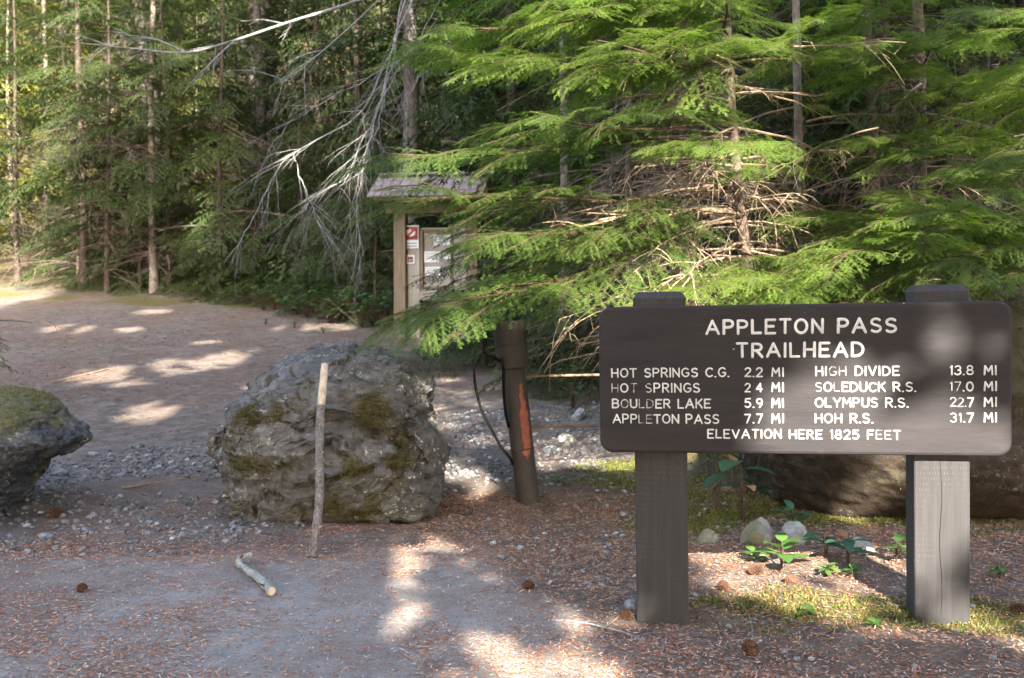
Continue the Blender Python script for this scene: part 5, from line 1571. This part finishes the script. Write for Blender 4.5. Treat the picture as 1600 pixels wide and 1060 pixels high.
M_grav = attr_mat('gravel chips', [(0.0, (0.075, 0.075, 0.078)), (0.5, (0.14, 0.14, 0.145)), (0.92, (0.22, 0.22, 0.225)), (1.0, (0.38, 0.37, 0.35))], 0.85)
gravel('gravel', 'blue grey gravel chips around and between the boulders', 17000, (-4.8, 1.4), (4.9, 10.5), lambda x, y: np.clip(gravel_mask(x, y) * 1.3 - 0.3 + 0.5 * fbm2(x, y, 1.8, 3, 88), 0, 1), (0.004, 0.036), M_grav, 4.0)
gravel('gravel', 'loose pebbles in the litter between boulder and sign', 1600, (-0.8, 2.6), (3.2, 6.8), lambda x, y: sstep(-0.1, 0.3, x - (0.42 - (y - 3.3) * 0.36)) * np.clip(0.5 + fbm2(x, y, 1.6, 3, 68), 0, 1), (0.004, 0.024), M_grav, 3)
gravel('gravel', 'fine grit scattered on the old asphalt', 3500, (-2.8, 0.8), (2.9, 5.3), lambda x, y: asphalt_mask(x, y) * 0.9 + 0.05, (0.0018, 0.006), M_grav, 2)


def ground_moss(n, xr, yr, label):
    x, y = scatter(n, xr, yr, lambda a, b: np.clip(moss_mask(a, b) * 1.4 - 0.35, 0, 1)); m = len(x); z = th(x, y)
    p = np.stack([x, y, z - 0.002], 1); ax = np.stack([rng.normal(0, .5, m), rng.normal(0, .5, m), np.ones(m)], 1); ax /= np.linalg.norm(ax, axis=1)[:, None]
    L = rng.uniform(0.010, 0.026, m)[:, None]; s = np.cross(ax, rng.normal(size=(m, 3))); s /= np.linalg.norm(s, axis=1)[:, None]
    V = np.stack([p - s * L * .22, p + s * L * .22, p + ax * L], 1).reshape(-1, 3)
    o = link('ground_moss', np_mesh('ground_moss', V, np.arange(m * 3).reshape(-1, 3), np.zeros(m, np.int32), M_mossgreen, False, np.repeat(rng.random(m) ** 2 * 0.5, 3)))
    tag(o, label, 'moss', None, 'stuff')


ground_moss(45000, (0.4, 3.4), (3.4, 7.5), 'yellow green moss carpet under and behind the sign')

# ------------------------------------------------------------------ unseen tall trees set behind the camera, crowns shaped to dapple the clearing
SD = np.array(SUN_DIR)
SPOTS = []      # (world point, radius) where gaps cut in the crowns let sun land
for px, py, r in [(605, 848, .04), (645, 868, .01), (588, 905, .05), (690, 985, .06), (640, 962, .02), (765, 1035, .05), (850, 1010, .04), (928, 1030, .03), (850, 1060, .05), (880, 966, .0), (760, 905, .0), (735, 885, -.02), (700, 858, -.03), (555, 985, -.02), (720, 1050, .0), (980, 1050, -.01),
                  (1220, 870, .08), (1260, 885, .05), (1140, 905, .06), (350, 567, .2), (290, 575, .2), (150, 590, .2), (110, 515, .25), (235, 645, .18), (400, 655, .1), (690, 735, .08),
                  (985, 975, .03), (1590, 1000, .06), (1120, 868, .07), (1160, 858, .08), (1190, 885, .09), (1240, 910, .09), (1290, 932, .09), (1340, 952, .07), (1390, 880, .04),
                  (140, 583, .16), (170, 578, .14), (265, 567, .14), (310, 572, .14), (345, 562, .14), (385, 552, .15), (420, 546, .10), (95, 512, .15), (240, 487, .2), (200, 516, .12), (365, 603, .12), (205, 597, .08), (320, 535, .08), (240, 640, .08),
                  (725, 742, .08), (712, 712, .07), (740, 690, .06), (700, 600, .07), (745, 765, .04), (20, 460, .8), (-30, 462, .8)]:
    SPOTS.append((G(px, py), r + (-0.015 if py > 820 and px < 1060 else 0.05 if py > 820 and px < 1380 else 0.06 if py < 660 else 0.0)))
for px, py, r in [(1440, 562, .045), (1490, 555, .01), (1298, 602, .02), (1212, 630, .01), (1245, 495, .0), (1480, 692, .05), (1420, 694, .02), (1572, 690, .03), (1555, 545, -.02), (1460, 600, -.03), (1400, 585, -.03), (1340, 560, -.04), (1360, 640, -.04), (1520, 620, -.03), (1270, 560, -.05), (1420, 520, -.04), (1530, 500, -.03)]:
    SPOTS.append((P(px, py, 3.9 - 0.265 * (px - 935) / 647), r - 0.035))
for px, py, r in [(1460, 735, .13), (1455, 785, .12), (1450, 850, .07), (1495, 735, .09), (1460, 930, .03), (1495, 770, .03)]:
    SPOTS.append((P(px, py, 3.76), r))
for px, py, d, r in [(1395, 755, 5.3, .09), (1385, 715, 5.4, .08), (860, 345, 6.0, .14), (830, 360, 5.9, .12), (890, 330, 6.1, .12), (870, 70, 6, .25), (960, 55, 6, .25), (1060, 70, 6, .22), (1000, 130, 6, .12), (780, 60, 6.2, .2), (800, 290, 5.8, .15), (650, 225, 6.0, .18), (700, 260, 6, .12),
                     (1180, 215, 5.6, .16), (1240, 225, 5.8, .14), (1120, 210, 5.6, .12), (1380, 105, 6.8, .18), (1340, 110, 6.8, .15), (1350, 215, 6.8, .2), (1420, 220, 6.6, .2), (1500, 205, 6.8, .22), (1580, 130, 6.2, .22), (1570, 220, 6.6, .22), (1560, 250, 6, .2), (1330, 335, 6.4, .18), (1420, 330, 6.3, .16), (1500, 320, 6.2, .2), (1580, 285, 6, .2), (1300, 420, 5.8, .2), (1400, 400, 5.5, .2), (1480, 350, 5.4, .22), (1560, 380, 5.4, .2), (1200, 420, 5.8, .2),
                     (1130, 430, 5.6, .2), (1060, 420, 5.5, .16), (1160, 350, 7, .12), (1165, 400, 7, .12), (1150, 280, 7, .10), (1243, 60, 7.7, .12), (1246, 120, 7.7, .12), (1249, 180, 7.7, .12), (1252, 240, 7.7, .12), (1256, 300, 7.7, .1), (1262, 350, 7.7, .1), (1010, 430, 5.5, .2), (980, 470, 6, .2), (1100, 380, 6.3, .15), (960, 370, 6.2, .15), (1100, 330, 6.5, .15),
                     (1080, 150, 6.5, .12), (1180, 90, 6.8, .15), (1520, 60, 6.4, .2), (1300, 50, 6.6, .2), (1440, 40, 6.6, .2), (690, 90, 21, .5), (640, 60, 19.5, .3), (425, 150, 31, .5), (480, 180, 24, .4), (240, 230, 24, .3), (330, 390, 22.5, .35), (310, 190, 24, .5), (395, 20, 26, .6), (570, 250, 9.8, .3), (470, 250, 9.8, .2), (350, 60, 11, .3), (450, 35, 11, .3), (520, 10, 20, .6), (120, 300, 24, .6), (160, 150, 25, 1.2), (60, 200, 26, 2.0), (60, 60, 28, 2.0), (150, 40, 27, 1.5), (30, 330, 25, 1.2)]:
    SPOTS.append((P(px, py, d), r * (1.8 if 5.0 < d < 9 and py < 500 else 1.0)))
SP = np.array([p for p, r in SPOTS]); SR = np.array([r for p, r in SPOTS])
rng = np.random.default_rng(101)
M_canopy = leaf_mat('canopy needles', (0.03, 0.06, 0.02), (0.07, 0.12, 0.03), 0.12, 0.6)
CT = [(-5.2, -8.5, 26), (-1.6, -7.2, 27), (3.5, -8.0, 26), (7.0, -7.4, 27), (9.8, -8.6, 26), (-3.4, -12.0, 31), (0.6, -11.4, 32), (4.4, -12.2, 33), (8.2, -12.0, 31), (12.5, -10.5, 30), (-8.9, -9.0, 18)]
for k, (tx, ty, H) in enumerate(CT):
    lab = 'tall unseen conifer behind the viewpoint, crown cut open for sun patches'
    root = thing('shade_conifer', lab, 'tree', (tx, ty, 0.0), 'unseen shade conifers behind the viewpoint')
    zs = np.linspace(-0.3, H, 16); V, F = tube(np.stack([np.full(16, tx), np.full(16, ty), zs], 1), np.linspace(0.36, 0.04, 16), 10); g = Geo(); g.add(V, F); g.build('trunk', M_bark, root, True)
    n = 42000; z = 4.0 + (H - 4.0) * rng.random(n); R = 2.75 * np.clip((H - z) / 6.0, 0.12, 1) ** 0.6
    a = rng.uniform(0, 2 * np.pi, n); rr = R * np.sqrt(rng.random(n))
    c = np.stack([tx + rr * np.cos(a), ty + rr * np.sin(a), z - 0.25 * rr], 1)
    # leaves cut away along the sun lines so light patches land where chosen
    keep = np.ones(n, bool); wob = 0.11 * vnoise(c * 2.2, 7) + 0.05 * vnoise(c * 6, 8); stay = rng.random(n) < 0.012
    for p, r in zip(SP, SR):
        q = c - p; s = q @ SD; dist = np.linalg.norm(q - s[:, None] * SD, axis=1); keep &= (dist > (r + (0.135 if k < 5 else 0.20) + wob)) | (stay & (dist > r * 0.4))
    c = c[keep]; m = len(c)
    d = np.stack([np.cos(a[keep]), np.sin(a[keep]), rng.uniform(-0.5, 0.1, m)], 1) + rng.normal(0, .35, (m, 3)); d /= np.linalg.norm(d, axis=1)[:, None]
    s = np.cross(d, np.array([0, 0, 1.0]) + rng.normal(0, .5, (m, 3))); s /= np.linalg.norm(s, axis=1)[:, None]
    L = (rng.uniform(0.10, 0.20, m) if k < 5 else rng.uniform(0.16, 0.30, m))[:, None]; w = L * 0.5
    V = np.stack([c - d * L, c + s * w, c + d * L, c - s * w], 1).reshape(-1, 3); b = np.arange(m)[:, None] * 4
    o = link('crown', np_mesh('crown', V, np.concatenate([b + [0, 1, 2], b + [0, 2, 3]]), np.zeros(2 * m, np.int32), M_canopy, False, np.zeros(4 * m)), root); o['kind'] = 'stuff'
